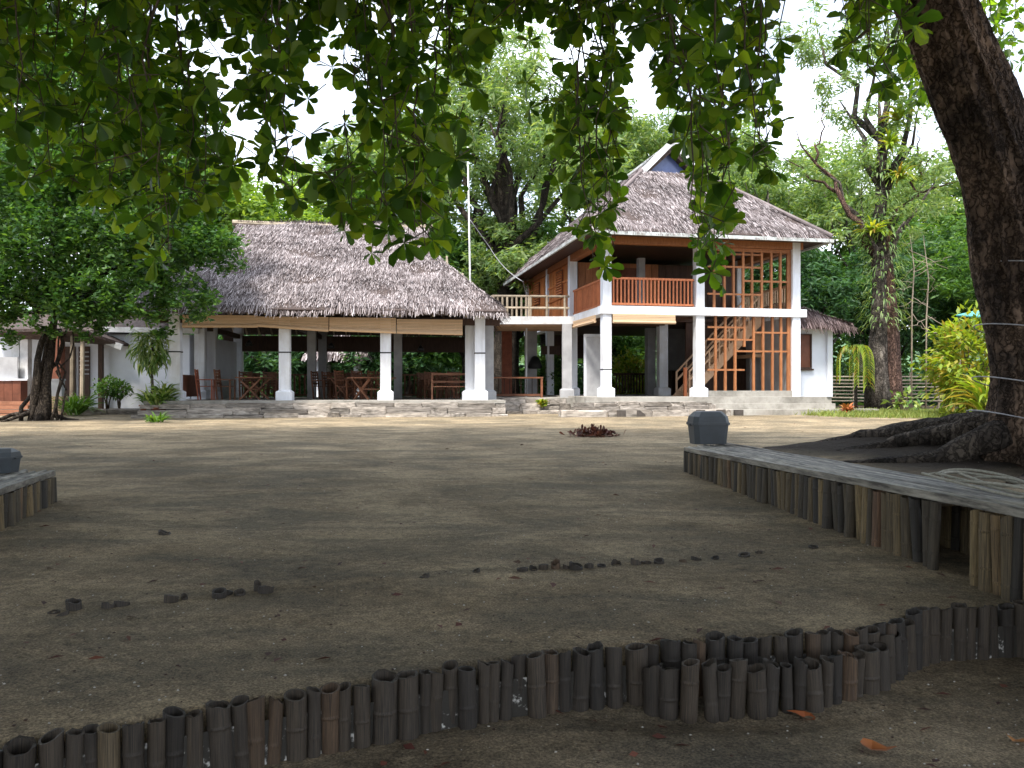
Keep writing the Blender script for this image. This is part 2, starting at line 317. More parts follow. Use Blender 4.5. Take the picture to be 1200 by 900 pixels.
# ------------------------------------------------------------------ ground
WALL = [(-9, 1.2), (-3.2, 2.15), (-1.71, 2.90), (-.93, 3.33), (0, 3.77), (.48, 3.94), (.95, 4.04), (1.71, 4.17), (2.05, 4.36), (2.25, 4.52), (2.84, 4.62), (4.5, 4.85), (9, 5.1)]
WX = np.array([a for a, b in WALL]); WY = np.array([b for a, b in WALL])
def ywall(x): return np.interp(x, WX, WY)
_w = RNG.uniform(-1, 1, (14, 5))
def wav(x, y):
    z = 0
    for a in _w:
        k = 1.2 + 1.6 * abs(a[0]) * 2; z = z + math.pi * 0 + np.sin(x * a[1] * k + y * a[2] * k + a[3] * 9) * (.35 + .3 * a[4])
    return z / 7
def ground(x, y):
    x = np.asarray(x, float); y = np.asarray(y, float)
    up = .27 + .0165 * np.clip(y - 4, 0, 22.5)
    t = np.clip((y - ywall(x) + .02) / .06, 0, 1); t = t * t * (3 - 2 * t)
    near = np.clip((24 - y) / 8, 0, 1)
    z = up * t + near * wav(x, y) * .028 + near * wav(x * 3.1 + 4, y * 3.1) * .012 + near * wav(x * 8.3 + 1, y * 8.3 + 5) * .006 + .03 * (1 - t)
    # mound of soil and roots round the big tree
    z = z + .42 * np.exp(-(((x - 7.2) / 1.9) ** 2 + ((y - 12.3) / 1.35) ** 2)) + .16 * np.exp(-(((x - 5.0) / 1.2) ** 2 + ((y - 13.3) / .8) ** 2))
    z = z + .30 * np.exp(-(((x - 6.35) / .75) ** 2 + ((y - 13.3) / .6) ** 2))
    z = z - .05 * np.exp(-(((x - .95) / .6) ** 2 + ((y - 3.72) / .12) ** 2))
    z = z - .06 * np.clip((-y + 1) / 6, 0, 1)
    return z
def gz(x, y): return float(ground(np.array([x]), np.array([y]))[0])
xs = np.concatenate([[-400, -200, -90, -50], np.arange(-34, -9, .9), np.arange(-9, -4, .25), np.arange(-4, 4.5, .055), np.arange(4.5, 10, .16), np.arange(10, 36, .9), [50, 90, 200, 400]])
offs = np.concatenate([[-60, -25, -12, -7, -5], np.arange(-4, -.12, .07), [-.10, -.06, -.03, -.015, 0, .015, .03, .045, .06, .1, .15], np.arange(.2, 4.5, .075), np.arange(4.5, 12, .14), np.arange(12, 26, .5), [28, 32, 38, 46, 60, 90, 150, 300, 600]])
XX, OO = np.meshgrid(xs, offs); fall = np.clip(1 - OO / 14, 0, 1); YY = OO + (ywall(XX) * fall + 4 * (1 - fall))
fallb = np.clip(1 + OO / 6, 0, 1); YY = np.where(OO < 0, OO + ywall(XX) * fallb + 2 * (1 - fallb), YY)
ZZ = ground(XX, YY); ny, nx = XX.shape
V = np.stack([XX, YY, ZZ], -1).reshape(-1, 3); idx = np.arange(ny * nx).reshape(ny, nx)
Fq = np.stack([idx[:-1, :-1], idx[:-1, 1:], idx[1:, 1:], idx[1:, :-1]], -1).reshape(-1)
def sand_mat():
    m, nt, bs = mat_base('sand'); L = nt.links.new
    tc = N_(nt, 'ShaderNodeTexCoord'); g = tc.outputs['Object']
    def nz(s, d=6, r=.6):
        n = N_(nt, 'ShaderNodeTexNoise', Scale=s, Detail=d, Roughness=r); L(g, n.inputs['Vector']); return n.outputs[0]
    r1 = ramp(nt, [(.36, (.18, .142, .092, 1)), (.50, (.29, .230, .150, 1)), (.66, (.42, .335, .22, 1))]); L(nz(.9, 8, .65), r1.inputs[0])
    # grey damp streaks
    mp = N_(nt, 'ShaderNodeMapping'); mp.inputs['Scale'].default_value = (.7, 1.6, 1); L(g, mp.inputs[0])
    n2 = N_(nt, 'ShaderNodeTexNoise', Scale=1.1, Detail=7, Roughness=.6, Distortion=.5); L(mp.outputs[0], n2.inputs['Vector'])
    r2 = ramp(nt, [(.44, (0, 0, 0, 1)), (.62, (.75, .75, .75, 1))]); L(n2.outputs[0], r2.inputs[0])
    m1 = N_(nt, 'ShaderNodeMix', data_type='RGBA'); m1.inputs['B'].default_value = (.14, .122, .090, 1); L(r2.outputs[0], m1.inputs['Factor']); L(r1.outputs[0], m1.inputs['A'])
    # grain
    r3 = ramp(nt, [(.30, (.30, .30, .30, 1)), (.50, (.95, .95, .95, 1)), (.72, (1.9, 1.85, 1.75, 1))]); L(nz(85, 4, .75), r3.inputs[0])
    m2 = N_(nt, 'ShaderNodeMix', data_type='RGBA', blend_type='MULTIPLY'); m2.inputs['Factor'].default_value = 1; L(m1.outputs['Result'], m2.inputs['A']); L(r3.outputs[0], m2.inputs['B'])
    r6 = ramp(nt, [(.34, (.72, .72, .72, 1)), (.5, (1, 1, 1, 1)), (.66, (1.28, 1.26, 1.22, 1))]); L(nz(16, 6, .7), r6.inputs[0])
    m6 = N_(nt, 'ShaderNodeMix', data_type='RGBA', blend_type='MULTIPLY'); m6.inputs['Factor'].default_value = 1; L(m2.outputs['Result'], m6.inputs['A']); L(r6.outputs[0], m6.inputs['B']); m2 = m6
    # shell grit: scattered pale dots
    vo = N_(nt, 'ShaderNodeTexVoronoi', Scale=30); L(g, vo.inputs['Vector']); r4 = ramp(nt, [(.05, (1, 1, 1, 1)), (.09, (0, 0, 0, 1))]); L(vo.outputs['Distance'], r4.inputs[0])
    r5 = ramp(nt, [(.72, (0, 0, 0, 1)), (.78, (1, 1, 1, 1))]); sp = N_(nt, 'ShaderNodeSeparateColor'); L(vo.outputs['Color'], sp.inputs[0]); L(sp.outputs[0], r5.inputs[0])
    mu = N_(nt, 'ShaderNodeMath', operation='MULTIPLY'); L(r4.outputs[0], mu.inputs[0]); L(r5.outputs[0], mu.inputs[1])
    m3 = N_(nt, 'ShaderNodeMix', data_type='RGBA'); m3.inputs['B'].default_value = (.62, .58, .50, 1); L(mu.outputs[0], m3.inputs['Factor']); L(m2.outputs['Result'], m3.inputs['A'])
    # dark soil with the big tree's deep shade painted in; then the damp lower beach
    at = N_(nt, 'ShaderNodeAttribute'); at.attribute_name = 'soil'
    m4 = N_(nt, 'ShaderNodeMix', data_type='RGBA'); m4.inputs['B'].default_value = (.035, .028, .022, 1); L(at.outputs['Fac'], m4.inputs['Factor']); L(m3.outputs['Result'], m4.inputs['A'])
    at2 = N_(nt, 'ShaderNodeAttribute'); at2.attribute_name = 'damp'
    m5 = N_(nt, 'ShaderNodeMix', data_type='RGBA', blend_type='MULTIPLY'); m5.inputs['B'].default_value = (.86, .86, .88, 1); L(at2.outputs['Fac'], m5.inputs['Factor']); L(m4.outputs['Result'], m5.inputs['A'])
    L(m5.outputs['Result'], bs.inputs['Base Color']); bs.inputs['Roughness'].default_value = .92; bs.inputs['Specular IOR Level'].default_value = .15
    b1 = N_(nt, 'ShaderNodeBump', Strength=.8, Distance=.015); L(nz(110, 5, .7), b1.inputs['Height'])
    b2 = N_(nt, 'ShaderNodeBump', Strength=.7, Distance=.06); L(nz(9, 7, .68), b2.inputs['Height']); L(b1.outputs[0], b2.inputs['Normal']); b3 = N_(nt, 'ShaderNodeBump', Strength=.6, Distance=.12); L(nz(3.2, 4, .55), b3.inputs['Height']); L(b2.outputs[0], b3.inputs['Normal']); L(b3.outputs[0], bs.inputs['Normal'])
    return m
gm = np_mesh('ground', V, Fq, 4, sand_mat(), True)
X_, Y_ = V[:, 0], V[:, 1]
soil = np.clip(1.25 * np.exp(-(((X_ - 7.0) / 2.4) ** 4 + ((Y_ - 12.2) / 2.0) ** 4)) + 1.1 * np.exp(-(((X_ - 5.0) / 1.5) ** 2 + ((Y_ - 13.4) / .8) ** 2)), 0, 1)  # soil round the big tree, darkened further by painting its shade in
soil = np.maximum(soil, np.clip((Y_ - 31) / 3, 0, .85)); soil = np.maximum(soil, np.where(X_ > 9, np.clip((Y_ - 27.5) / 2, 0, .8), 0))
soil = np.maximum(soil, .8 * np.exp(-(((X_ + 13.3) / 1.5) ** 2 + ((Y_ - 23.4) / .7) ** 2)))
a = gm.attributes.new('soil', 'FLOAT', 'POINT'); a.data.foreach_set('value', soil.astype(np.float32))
damp = np.clip((ywall(X_) - Y_ + .0) / .04, 0, 1)
a = gm.attributes.new('damp', 'FLOAT', 'POINT'); a.data.foreach_set('value', damp.astype(np.float32))
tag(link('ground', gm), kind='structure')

# ------------------------------------------------------------------ thatch
def thatch_planes(polys, parent, mat_s, mat_b, thick=.16, row=.095, bw=.02, bl=.34, fringe=.18, seed=1, jit=1.0):
    """polys: list of (points, eave edge (i,j)); builds one slab and one strand mesh per roof"""
    rng = np.random.default_rng(seed); base = MB(); C = []; D = []; Nn = []; Ln = []
    for pts, (ei, ej) in polys:
        p = [Vector(q) for q in pts]; e = (p[ej] - p[ei]).normalized()
        cen = sum(p, Vector()) / len(p); n = e.cross(cen - p[ei]).normalized()
        if n.z < 0: n = -n
        dn = (p[ei] - cen); dn = (dn - e * dn.dot(e)); dn = dn - n * dn.dot(n); dn.normalize()     # down the slope
        base.prism([q - n * .02 for q in p], -n * thick)
        q2 = np.array([((q - p[ei]).dot(e), -(q - p[ei]).dot(dn)) for q in p])
        x0, x1 = q2[:, 0].min(), q2[:, 0].max(); h = q2[:, 1].max()
        nr = int(h / row) + 1; pts2 = []
        for r in range(nr):
            yy = r * row; nb = int((x1 - x0) / bw); xx = x0 + (np.arange(nb) + rng.uniform(-.5, .5, nb)) * bw
            pts2.append(np.stack([xx, yy + rng.normal(0, .035, nb) * jit, np.full(nb, 1.0 if r % 5 == 0 else .55)], -1))
        pts2 = np.concatenate(pts2)
        ins = np.zeros(len(pts2), bool); j = len(q2) - 1        # point in polygon
        for i in range(len(q2)):
            xi, yi = q2[i]; xj, yj = q2[j]
            c = ((yi > pts2[:, 1]) != (yj > pts2[:, 1])) & (pts2[:, 0] < (xj - xi) * (pts2[:, 1] - yi) / (yj - yi + 1e-12) + xi)
            ins ^= c; j = i
        k = pts2[ins]; m_ = len(k)
        top = np.array(p[ei]) + k[:, :1] * np.array(e) - (k[:, 1:2] + bl * .55) * np.array(dn)
        up_lim = rng.uniform(.01, .05, (m_, 1)); top = top + (up_lim * .4 + .035 * np.sin(k[:, :1] * 2.1 + 1.3 * np.sin(k[:, 1:2] * 1.7)) + .025 * np.sin(k[:, 1:2] * 3.3 + k[:, :1] * .9)) * np.array(n)
        l = bl * rng.uniform(.75, 1.25, m_); l[k[:, 1] < row * 1.5] += rng.uniform(0, fringe, (k[:, 1] < row * 1.5).sum())
        d = np.array(dn)[None] + np.array(e)[None] * rng.normal(0, .13, (m_, 1)) * jit + np.array(n)[None] * (rng.uniform(.02, .24, (m_, 1)) * k[:, 2:3])
        # sagging strands at the eave
        ea = k[:, 1] < row * 2; d[ea] += np.array((0, 0, -.35))
        C.append(top); D.append(d); Ln.append(l); Nn.append(np.repeat(np.array(n)[None], m_, 0) + rng.normal(0, .25, (m_, 3)))
    b = base.build('roof', mat_b, parent)
    C = np.concatenate(C); D = np.concatenate(D); Nn = np.concatenate(Nn); Ln = np.concatenate(Ln)
    s = link('thatch', leaf_mesh('thatch', C, D, Nn, Ln, bw * rng.uniform(.6, 1.3, len(C)), BLADE, mat_s), None, b)
    tag(s, kind='stuff'); return b
def irimoya(a0, a1, b0, b1, ze, r0, r1, zr, gw, swap=False):
    """hip-and-gable roof, ridge along a (swap: ridge along y)"""
    bm = (b0 + b1) / 2; sl = (zr - ze) / (bm - b0); zg = zr - gw * sl
    S = (lambda a, b, z: (b, a, z)) if swap else (lambda a, b, z: (a, b, z))
    return [([S(a0, b0, ze), S(a1, b0, ze), S(r1, bm - gw, zg), S(r1, bm, zr), S(r0, bm, zr), S(r0, bm - gw, zg)], (0, 1)),
            ([S(a0, b1, ze), S(a1, b1, ze), S(r1, bm + gw, zg), S(r1, bm, zr), S(r0, bm, zr), S(r0, bm + gw, zg)], (0, 1)),
            ([S(a0, b0, ze), S(a0, b1, ze), S(r0, bm + gw, zg), S(r0, bm - gw, zg)], (0, 1)),
            ([S(a1, b0, ze), S(a1, b1, ze), S(r1, bm + gw, zg), S(r1, bm - gw, zg)], (0, 1))], zg

# stone block meshes, shared
def stone_mesh(i):
    bm = bmesh.new(); bmesh.ops.create_cube(bm, size=1); rr = random.Random(100 + i)
    bmesh.ops.bevel(bm, geom=bm.edges[:], offset=.05, segments=1, affect='EDGES')
    for v in bm.verts: v.co += Vector((rr.uniform(-.025, .025), rr.uniform(-.06, .06), rr.uniform(-.09, .09)))
    m = bpy.data.meshes.new('stone'); bm.to_mesh(m); bm.free(); m.materials.append(M['stone']); return m
STONES = [stone_mesh(i) for i in range(6)]
def stone_row(parent, s0, s1, d0, d1, z0, z1, lo, hi, seed, rough=.02):
    rr = random.Random(seed); s = s0
    while s < s1 - .15:
        l = min(rr.uniform(lo, hi), s1 - s); o = link('stone', STONES[rr.randrange(6)], None, parent)
        dz = rr.uniform(-rough, rough); dd = rr.uniform(-.10, .04)
        o.location = (s + l / 2, (d0 + d1) / 2 + dd, (z0 + z1) / 2 + dz / 2); o.scale = (l * .985, d1 - d0, (z1 - z0) + dz - .006)
        o.rotation_euler = (0, rr.uniform(-.012, .012), rr.uniform(-.02, .02)); s += l
def column(parent, s, d, z0, z1, wd=.33, m='white', ped=.50, ph=.32, name='column'):
    b = MB().box(s - wd / 2, s + wd / 2, d - wd / 2, d + wd / 2, z0 + (ph if ped else 0), z1)
    c = b.build(name, M[m], parent)
    if ped:
        q = MB().box(s - ped / 2, s + ped / 2, d - ped / 2, d + ped / 2, z0, z0 + ph * .82)
        t = .06; q.add([(s + i * e, d + j * e, z) for z, e in ((z0 + ph * .82, ped / 2), (z0 + ph, wd / 2 + .01)) for i, j in ((-1, -1), (1, -1), (1, 1), (-1, 1))],
                       [(0, 1, 5, 4), (1, 2, 6, 5), (2, 3, 7, 6), (3, 0, 4, 7), (4, 5, 6, 7)])
        q.build('pedestal', M[m], c)
    return c

# ------------------------------------------------------------------ pavilion
PA = R(6); PO = (-10.55, 26.0)
pav = tag(empty('pavilion', (PO[0], PO[1], 0), PA), 'open-sided dining pavilion with shaggy thatched roof on white pillars', 'pavilion')
def loc(o, a, s, d, z=0): return Vector((o[0] + s * math.cos(a) - d * math.sin(a), o[1] + s * math.sin(a) + d * math.cos(a), z))
def inv(o, a, px, py, d):
    r = (px - 600) / F; ca, sa = math.cos(a), math.sin(a)
    s = (r * (o[1] + d * ca) - o[0] + d * sa) / (ca - r * sa); Y = o[1] + s * sa + d * ca
    return s, d, EYE - (py - HZ) / F * Y
PL = lambda px, py, d: inv(PO, PA, px, py, d)
PF = 1.12; PE = 3.95
MB().box(-.7, 10.3, -.62, 9.6, .3, PF).build('floor_slab', M['concrete'], pav)
stone_row(pav, -.9, 10.35, -1.36, -1.0, .48, .73, .35, 1.3, 1, .05); stone_row(pav, -.8, 10.3, -1.12, -.8, .70, .88, .3, 1.5, 2, .05); stone_row(pav, -.8, 10.3, -.95, -.62, .87, 1.03, .4, 1.2, 3, .04)
MB().box(-.72, 10.32, -.80, -.621, 1.025, 1.115).build('floor_edge', M['concrete'], pav)
pc = [0, 3.35, 6.52, 9.55]
for s in pc: 
    c = column(pav, s, 0, PF, 3.9)
    MB().box(s - .172, s + .172, -.172, .172, 2.62, 2.66).build('strap', M['dark_metal'], c)
for d in (2.9, 4.4, 8.8): column(pav, 0, d, PF, PE + .2, .34)
for s in pc[1:]: column(pav, s + .12, 8.8, PF, PE + .1, .34, 'grey_and_shade', None)  # white rear row in grey: the shade there is put into its colour
for s in pc[1:3]: column(pav, s + .25, 4.4, PF, 5.2, .3, 'grey_and_shade', None)
column(pav, 9.9, .9, PF, PE + .2, .34, 'grey_and_shade'); column(pav, 9.25, .45, PF, PE + .1, .3)
MB().box(-.6, 10.2, -.12, .12, 3.55, 3.77).build('beam', M['dark_wood'], pav); MB().box(-.6, 10.2, 8.7, 8.92, 3.05, 3.7).build('beam', M['dark_wood'], pav)
for s in (0, 3.35, 6.52, 9.55): MB().box(s - .1, s + .1, .12, 8.7, 3.57, 3.75).build('beam', M['dark_wood'], pav)
polys, pzg = irimoya(-1.3, 10.35, -.85, 9.65, PE, .95, 7.9, 7.6, 1.75)
proof = thatch_planes(polys, pav, M['thatch'], M['thatch_base'], seed=3, jit=1.2, fringe=.22)
for i in range(22):       # rafters under the thatch
    s = -.8 + i * .52; t = min(1, max(0, 1))
    top = 4.4; zt = 7.2
    if s < .95: f = (s + 1.3) / 2.25
    elif s > 7.9: f = (10.35 - s) / 2.45
    else: f = 1.0
    f = max(.12, min(f, 1)); dmid = -.7 + 5.1 * f; zz = 3.60 + (7.2 - 3.60) * f
    MB().tube([(s, -.55, 3.80), (s, dmid, zz + .02)], .04, 6).build('rafter', M['bamboo_dry'], proof)
    MB().tube([(s, 9.35, 3.80), (s, 8.8 - dmid, zz + .02)], .04, 6).build('rafter', M['bamboo_dry'], proof)
MB().tube([(.75, 4.4, 7.58), (3, 4.4, 7.52), (6, 4.4, 7.50), (8.05, 4.4, 7.56)], .11, 8).build('ridge_cap', M['bamboo_dry'], proof)
for s in (1.15, 7.7): MB().prism([(s, 2.8, 6.3), (s, 6.0, 6.3), (s, 4.4, 7.4)], (.04, 0, 0)).build('gable', M['dark_wood'], proof)
# railing along the back and the left side
def railing(parent, p, q, zb, h, name_mat, step, pw=.035, sub=True):
    p = Vector(p); q = Vector(q); r = MB(); r.bar(p + Vector((0, 0, zb + h)), q + Vector((0, 0, zb + h)), .09, .06)
    top = r.build('handrail', name_mat, parent); MB().bar(p + Vector((0, 0, zb + .1)), q + Vector((0, 0, zb + .1)), .06, .06).build('bottom_rail', name_mat, parent)
    n = max(1, int((q - p).length / step)); d = (q - p) / n
    me = MB().box(-pw / 2, pw / 2, -pw / 2, pw / 2, 0, h - .16).mesh('baluster')
    for i in range(1, n):
        o = link('baluster', me, name_mat, parent); o.location = p + d * i + Vector((0, 0, zb + .13)); o.rotation_euler = (0, 0, math.atan2(d.y, d.x))
rl = tag(empty('railing', loc(PO, PA, 0, 8.75, PF), PA), 'dark brown baluster railing along the rear edge of the dining pavilion', 'railing')
for a_, b_ in zip(pc[:-1], pc[1:]): railing(rl, (a_ + .2, 0, 0), (b_ - .2, 0, 0), 0, .95, M['chair_wood'], .2, .07)
for s in pc: MB().box(s - .06, s + .06, -.05, .05, .06, 1.05).build('post', M['chair_wood'], rl)
o = MB().box(-.05, .02, .3, 2.6, .1, .82).build('side_panel', M['brown_panel'], None); o.name = 'side_panel'; o.location = loc(PO, PA, 0, 0, PF); o.rotation_euler = (0, 0, PA)
tag(o, 'low brown board panel closing the left end of the dining pavilion', 'panel')
# bamboo roll blinds under the front eave
for i, (x0, x1, t0, t1, b0, b1, lb) in enumerate([(214, 302, 369, 371, 382, 382, 'short level bamboo blind nearest the leaning tree'), (301, 385, 371, 372, 381, 387, 'bamboo blind sagging at one end beside the level blind'),
                                  (386, 464, 372, 372, 386, 389, 'bamboo blind between the two middle pavilion pillars'), (465, 542, 374, 375, 389, 391, 'bamboo blind nearest the covered walkway')]):
    p0 = PL(x0, t0, -.28); p1 = PL(x1, t1, -.28); q0 = PL(x0, b0, -.28); q1 = PL(x1, b1, -.28)
    b = empty('bamboo_blind', loc(PO, PA, p0[0], -.28, p0[2]), PA); tag(b, lb + ', rolled up under the eave', 'blind', 'roll-up blinds along the pavilion front')
    w_ = p1[0] - p0[0]; n = 9
    sl_ = MB()
    for k in range(n):
        f0 = k / n; f1 = (k + .86) / n; za0 = (q0[2] - p0[2]) * f0; zb0 = (q1[2] - p0[2]) * f0; za1 = (q0[2] - p0[2]) * f1; zb1 = (q1[2] - p0[2]) * f1
        sl_ = MB(); sl_.prism([(0, 0, za0), (w_, 0, zb0), (w_, 0, zb1), (0, 0, za1)], (0, -.02 - .006 * (k % 2), 0)); sl_.build('slat', M['blind'], b)
    MB().tube([(0, -.03, q0[2] - p0[2]), (w_, -.03, q1[2] - p0[2])], .055, 8).build('roll', M['blind'], b)
# furniture
def make_chair(name='dining_chair', m='chair_wood'):
    t = empty(name)
    b = MB()
    for k in range(5): MB().box(-.23, .23, -.22 + k * .09, -.145 + k * .09, .43, .455).build('seat_slat', M[m], t)
    for s in (-1, 1):
        MB().bar((s * .22, -.2, 0), (s * .22, -.2, .43), .045, .045).build('leg', M[m], t)
        MB().bar((s * .22, .22, 0), (s * .22, .32, 1.0), .045, .045).build('leg', M[m], t)
        MB().bar((s * .24, -.22, .66), (s * .24, .26, .66), .05, .03).build('armrest', M[m], t)
        MB().bar((s * .22, -.2, .43), (s * .24, -.2, .65), .04, .04).build('arm_post', M[m], t)
    for k in range(5): z = .55 + k * .1; MB().bar((-.22, .255 + (z - .43) * .13 - .02, z), (.22, .255 + (z - .43) * .13 - .02, z), .02, .05).build('back_slat', M[m], t)
    for k in (-.08, .08): MB().bar((k, .265, .46), (k, .318, .97), .04, .015).build('back_upright', M[m], t)
    return t
def make_table(m='table_wood', L_=1.5, W_=.85):
    t = empty('dining_table')
    for k in range(6): MB().box(-L_ / 2, L_ / 2, -W_ / 2 + k * W_ / 6 + .004, -W_ / 2 + (k + 1) * W_ / 6 - .004, .71, .75).build('top_board', M[m], t)
    for s in (-1, 1):
        x = s * (L_ / 2 - .2)
        MB().bar((x, -W_ / 2 + .08, .0), (x, W_ / 2 - .08, .7), .05, .08, (1, 0, 0)).build('cross_leg', M[m], t)
        MB().bar((x + .055, W_ / 2 - .08, .0), (x + .055, -W_ / 2 + .08, .7), .05, .08, (1, 0, 0)).build('cross_leg', M[m], t)
    MB().bar((-L_ / 2 + .2, 0, .35), (L_ / 2 - .2, 0, .35), .06, .05).build('stretcher', M[m], t)
    return t
ch0 = make_chair(); tb0 = make_table()
def place(proto, used, s, d, rz, label, cat, group=None, z=PF, o=PO, a=PA):
    t = copy_tree(proto) if used[0] else proto; used[0] = True
    t.location = loc(o, a, s, d, z); t.rotation_euler = (0, 0, a + rz); t.scale = (1, 1, 1); tag(t, label, cat, group); 
    if not group and 'group' in t: del t['group']
    return t
uc = [False]; ut = [False]
tabs = [(2.1, 1.5, 1.5), (1.6, 5.2, .1), (5.0, 3.4, 1.2), (4.7, 6.4, 0), (6.0, 1.3, .9), (8.3, 4.6, .1), (8.1, 7.2, 0)]
tl = ['dining table with crossed legs beside the red-brown ladder-back chair', 'dining table beside the rear left pillar of the pavilion', 'brown slatted dining table in the middle of the pavilion', 'dining table next to the rear railing, mid pavilion', 'low brown table behind the third front pillar', 'dining table beyond the wooden armchair bench', 'dining table next to the rear railing by the walkway']
for (s, d, rz), lb in zip(tabs, tl): place(tb0, ut, s, d, rz, lb, 'table')
CL = ['cross-legged table beside the red-brown armchair', 'table beside the rear left pillar', 'slatted table in mid pavilion', 'mid-pavilion table along the rear railing', 'low table behind the third front pillar', 'table beyond the wooden armchair bench', 'rear railing table near the walkway']
for i, (s, d, rz) in enumerate(tabs):
    ca, sa = math.cos(rz), math.sin(rz)
    for j, (lx, ly, r2) in enumerate([(-.4, -.8, math.pi), (.4, -.8, math.pi), (-.4, .8, 0), (.4, .8, 0)]):
        if i in (0, 4) and j in (0, 1): continue
        if i == 0 and j == 3: continue
        s_ = s + lx * ca - ly * sa; d_ = d + lx * sa + ly * ca
        place(ch0, uc, s_, d_, rz + r2 + random.uniform(-.15, .15), 'dark brown slatted chair at the ' + CL[i], 'chair', 'chairs at the ' + CL[i])
cr = make_chair('dining_chair', 'chair_red'); tag(cr, 'red-brown ladder-back armchair at the left end of the pavilion, seen sideways', 'chair')
p = PL(242, 468, 1.0); cr.location = loc(PO, PA, p[0], 1.0, PF); cr.rotation_euler = (0, 0, PA + R(95))
tb = empty('slatted_bench', loc(PO, PA, PL(528, 468, .9)[0], .9, PF), PA); tag(tb, 'brown wooden armchair bench standing beside the walkway pillar', 'bench')
for s in (-.62, .62):
    MB().bar((s, -.2, 0), (s, -.2, .62), .05, .05).build('leg', M['table_wood'], tb); MB().bar((s, .25, 0), (s, .32, .9), .05, .05).build('leg', M['table_wood'], tb)
    MB().bar((s, -.24, .64), (s, .3, .64), .06, .04).build('armrest', M['table_wood'], tb)
for k in range(4): MB().box(-.6, .6, -.2 + k * .11, -.11 + k * .11, .42, .45).build('seat_slat', M['table_wood'], tb)
for z in (.6, .86): MB().bar((-.62, .29, z), (.62, .29, z), .03, .07).build('back_rail', M['table_wood'], tb)
# pendant lamps
for i, (px, py, d) in enumerate([(292, 402, 4.2), (388, 405, 4.4), (493, 408, 4.4)]):
    s, d, z = PL(px, py, d); t = empty('pendant_lamp', loc(PO, PA, s, d, z), PA)
    tag(t, 'small dark pendant lamp hanging ' + ('between the first two front pillars', 'between the second and third front pillars', 'between the third front pillar and the walkway')[i], 'lamp', 'pendant lamps in the pavilion')
    MB().tube([(0, 0, .1), (0, 0, 6.6 - z)], .008, 5).build('cord', M['dark_metal'], t)
    MB().tube([(0, 0, -.1), (0, 0, .02), (0, 0, .11)], [.14, .10, .03], 12).build('lamp_shade', M['dark_metal'], t, True)

# ------------------------------------------------------------------ two-storey house
HA = R(11.3); HO = (3.06, 27.0); HLc = lambda px, py, d: inv(HO, HA, px, py, d)
hs = tag(empty('house', (HO[0], HO[1], 0), HA), 'two-storey wooden house with white columns, thatched hip roof and blue gable panel', 'house')
HF = 1.22; B2 = 4.04; HE = 6.5; SW = 6.72; SM = 3.23; DP = 11.5
MB().box(-.5, SW + .2, -.55, DP + .4, .3, HF).build('floor_slab', M['concrete'], hs)
stone_row(hs, -1.9, 3.6, -1.55, -1.05, .50, .83, .8, 1.9, 5, .02); stone_row(hs, -1.4, 3.3, -1.16, -.66, .78, .94, .3, 1.0, 6, .05); stone_row(hs, -1.3, 3.25, -1.02, -.56, .93, 1.06, .3, 1.1, 7, .04)
MB().box(-.9, 3.2, -.80, -.551, 1.055, 1.212).build('floor_edge', M['concrete'], hs)
MB().box(3.22, 7.5, -.62, -.552, .4, 1.215).build('concrete_step', M['concrete'], hs)
MB().box(3.3, 7.6, -1.05, -.621, .4, 1.0).build('concrete_step', M['concrete'], hs); MB().box(3.4, 8.9, -1.5, -1.051, .4, .82).build('concrete_step', M['concrete'], hs)
me = MB().box(-.14, .14, -.03, .1, 0, .26).mesh('footing_block')
for px in (728, 751, 797, 821, 845, 866):
    s, d, z = HLc(px, 486, -1.6); o = link('footing_block', me, M['stone_dark'], hs); o.location = (s, -1.60, .56)
M_sill = MB().box(SM + .3, SW - .1, -.1, .12, HF, HF + .2).build('lattice_sill', M['concrete'], hs)
for s, d, pd in ((0, 0, .46), (SM, 0, .46), (SW, 0, None), (0, 4.06, .44), (0, 7.6, None), (0, DP, None), (SW, 4.06, None), (SW, DP, None), (SM, DP, None)):
    column(hs, s, d, HF, HE, .29, 'white', pd)
for px, d in ((776, 4.0), (762, 6.0)):
    s, _, _ = HLc(px, 463, d); column(hs, s, d, HF, B2 - .1, .34, 'grey_and_shade' if d > 5 else 'white', .5 if d < 5 else None)
MB().box(-.22, SW + .35, -.20, .20, B2 - .12, B2 + .14).build('floor_beam', M['white'], hs)
MB().box(-.20, .20, .201, DP + .2, B2 - .12, B2 + .13).build('floor_beam', M['white'], hs)
MB().box(SW - .2, SW + .2, .201, DP + .2, B2 - .12, B2 + .13).build('floor_beam', M['white'], hs)
MB().box(.21, SM + .1, .21, DP, B2 - .06, B2 + .06).build('upper_floor', M['dark_wood'], hs)
MB().box(SM + .11, SW - .21, 3.2, DP, B2 - .06, B2 + .06).build('upper_floor', M['dark_wood'], hs)
for k in range(7): MB().box(.21, SM + .1, .5 + k * .55, .6 + k * .55, B2 - .2, B2 - .062).build('joist', M['dark_wood'], hs)
# eave beams
for bx in ((-.25, SW + .25, -.14, .14), (-.25, SW + .25, DP - .14, DP + .14)): MB().box(bx[0], bx[1], bx[2], bx[3], HE - .28, HE - .02).build('eave_beam', M['lattice_wood'], hs)
for s in (0, SW): MB().box(s - .14, s + .14, .141, DP - .141, HE - .28, HE - .02).build('eave_beam', M['lattice_wood'], hs)
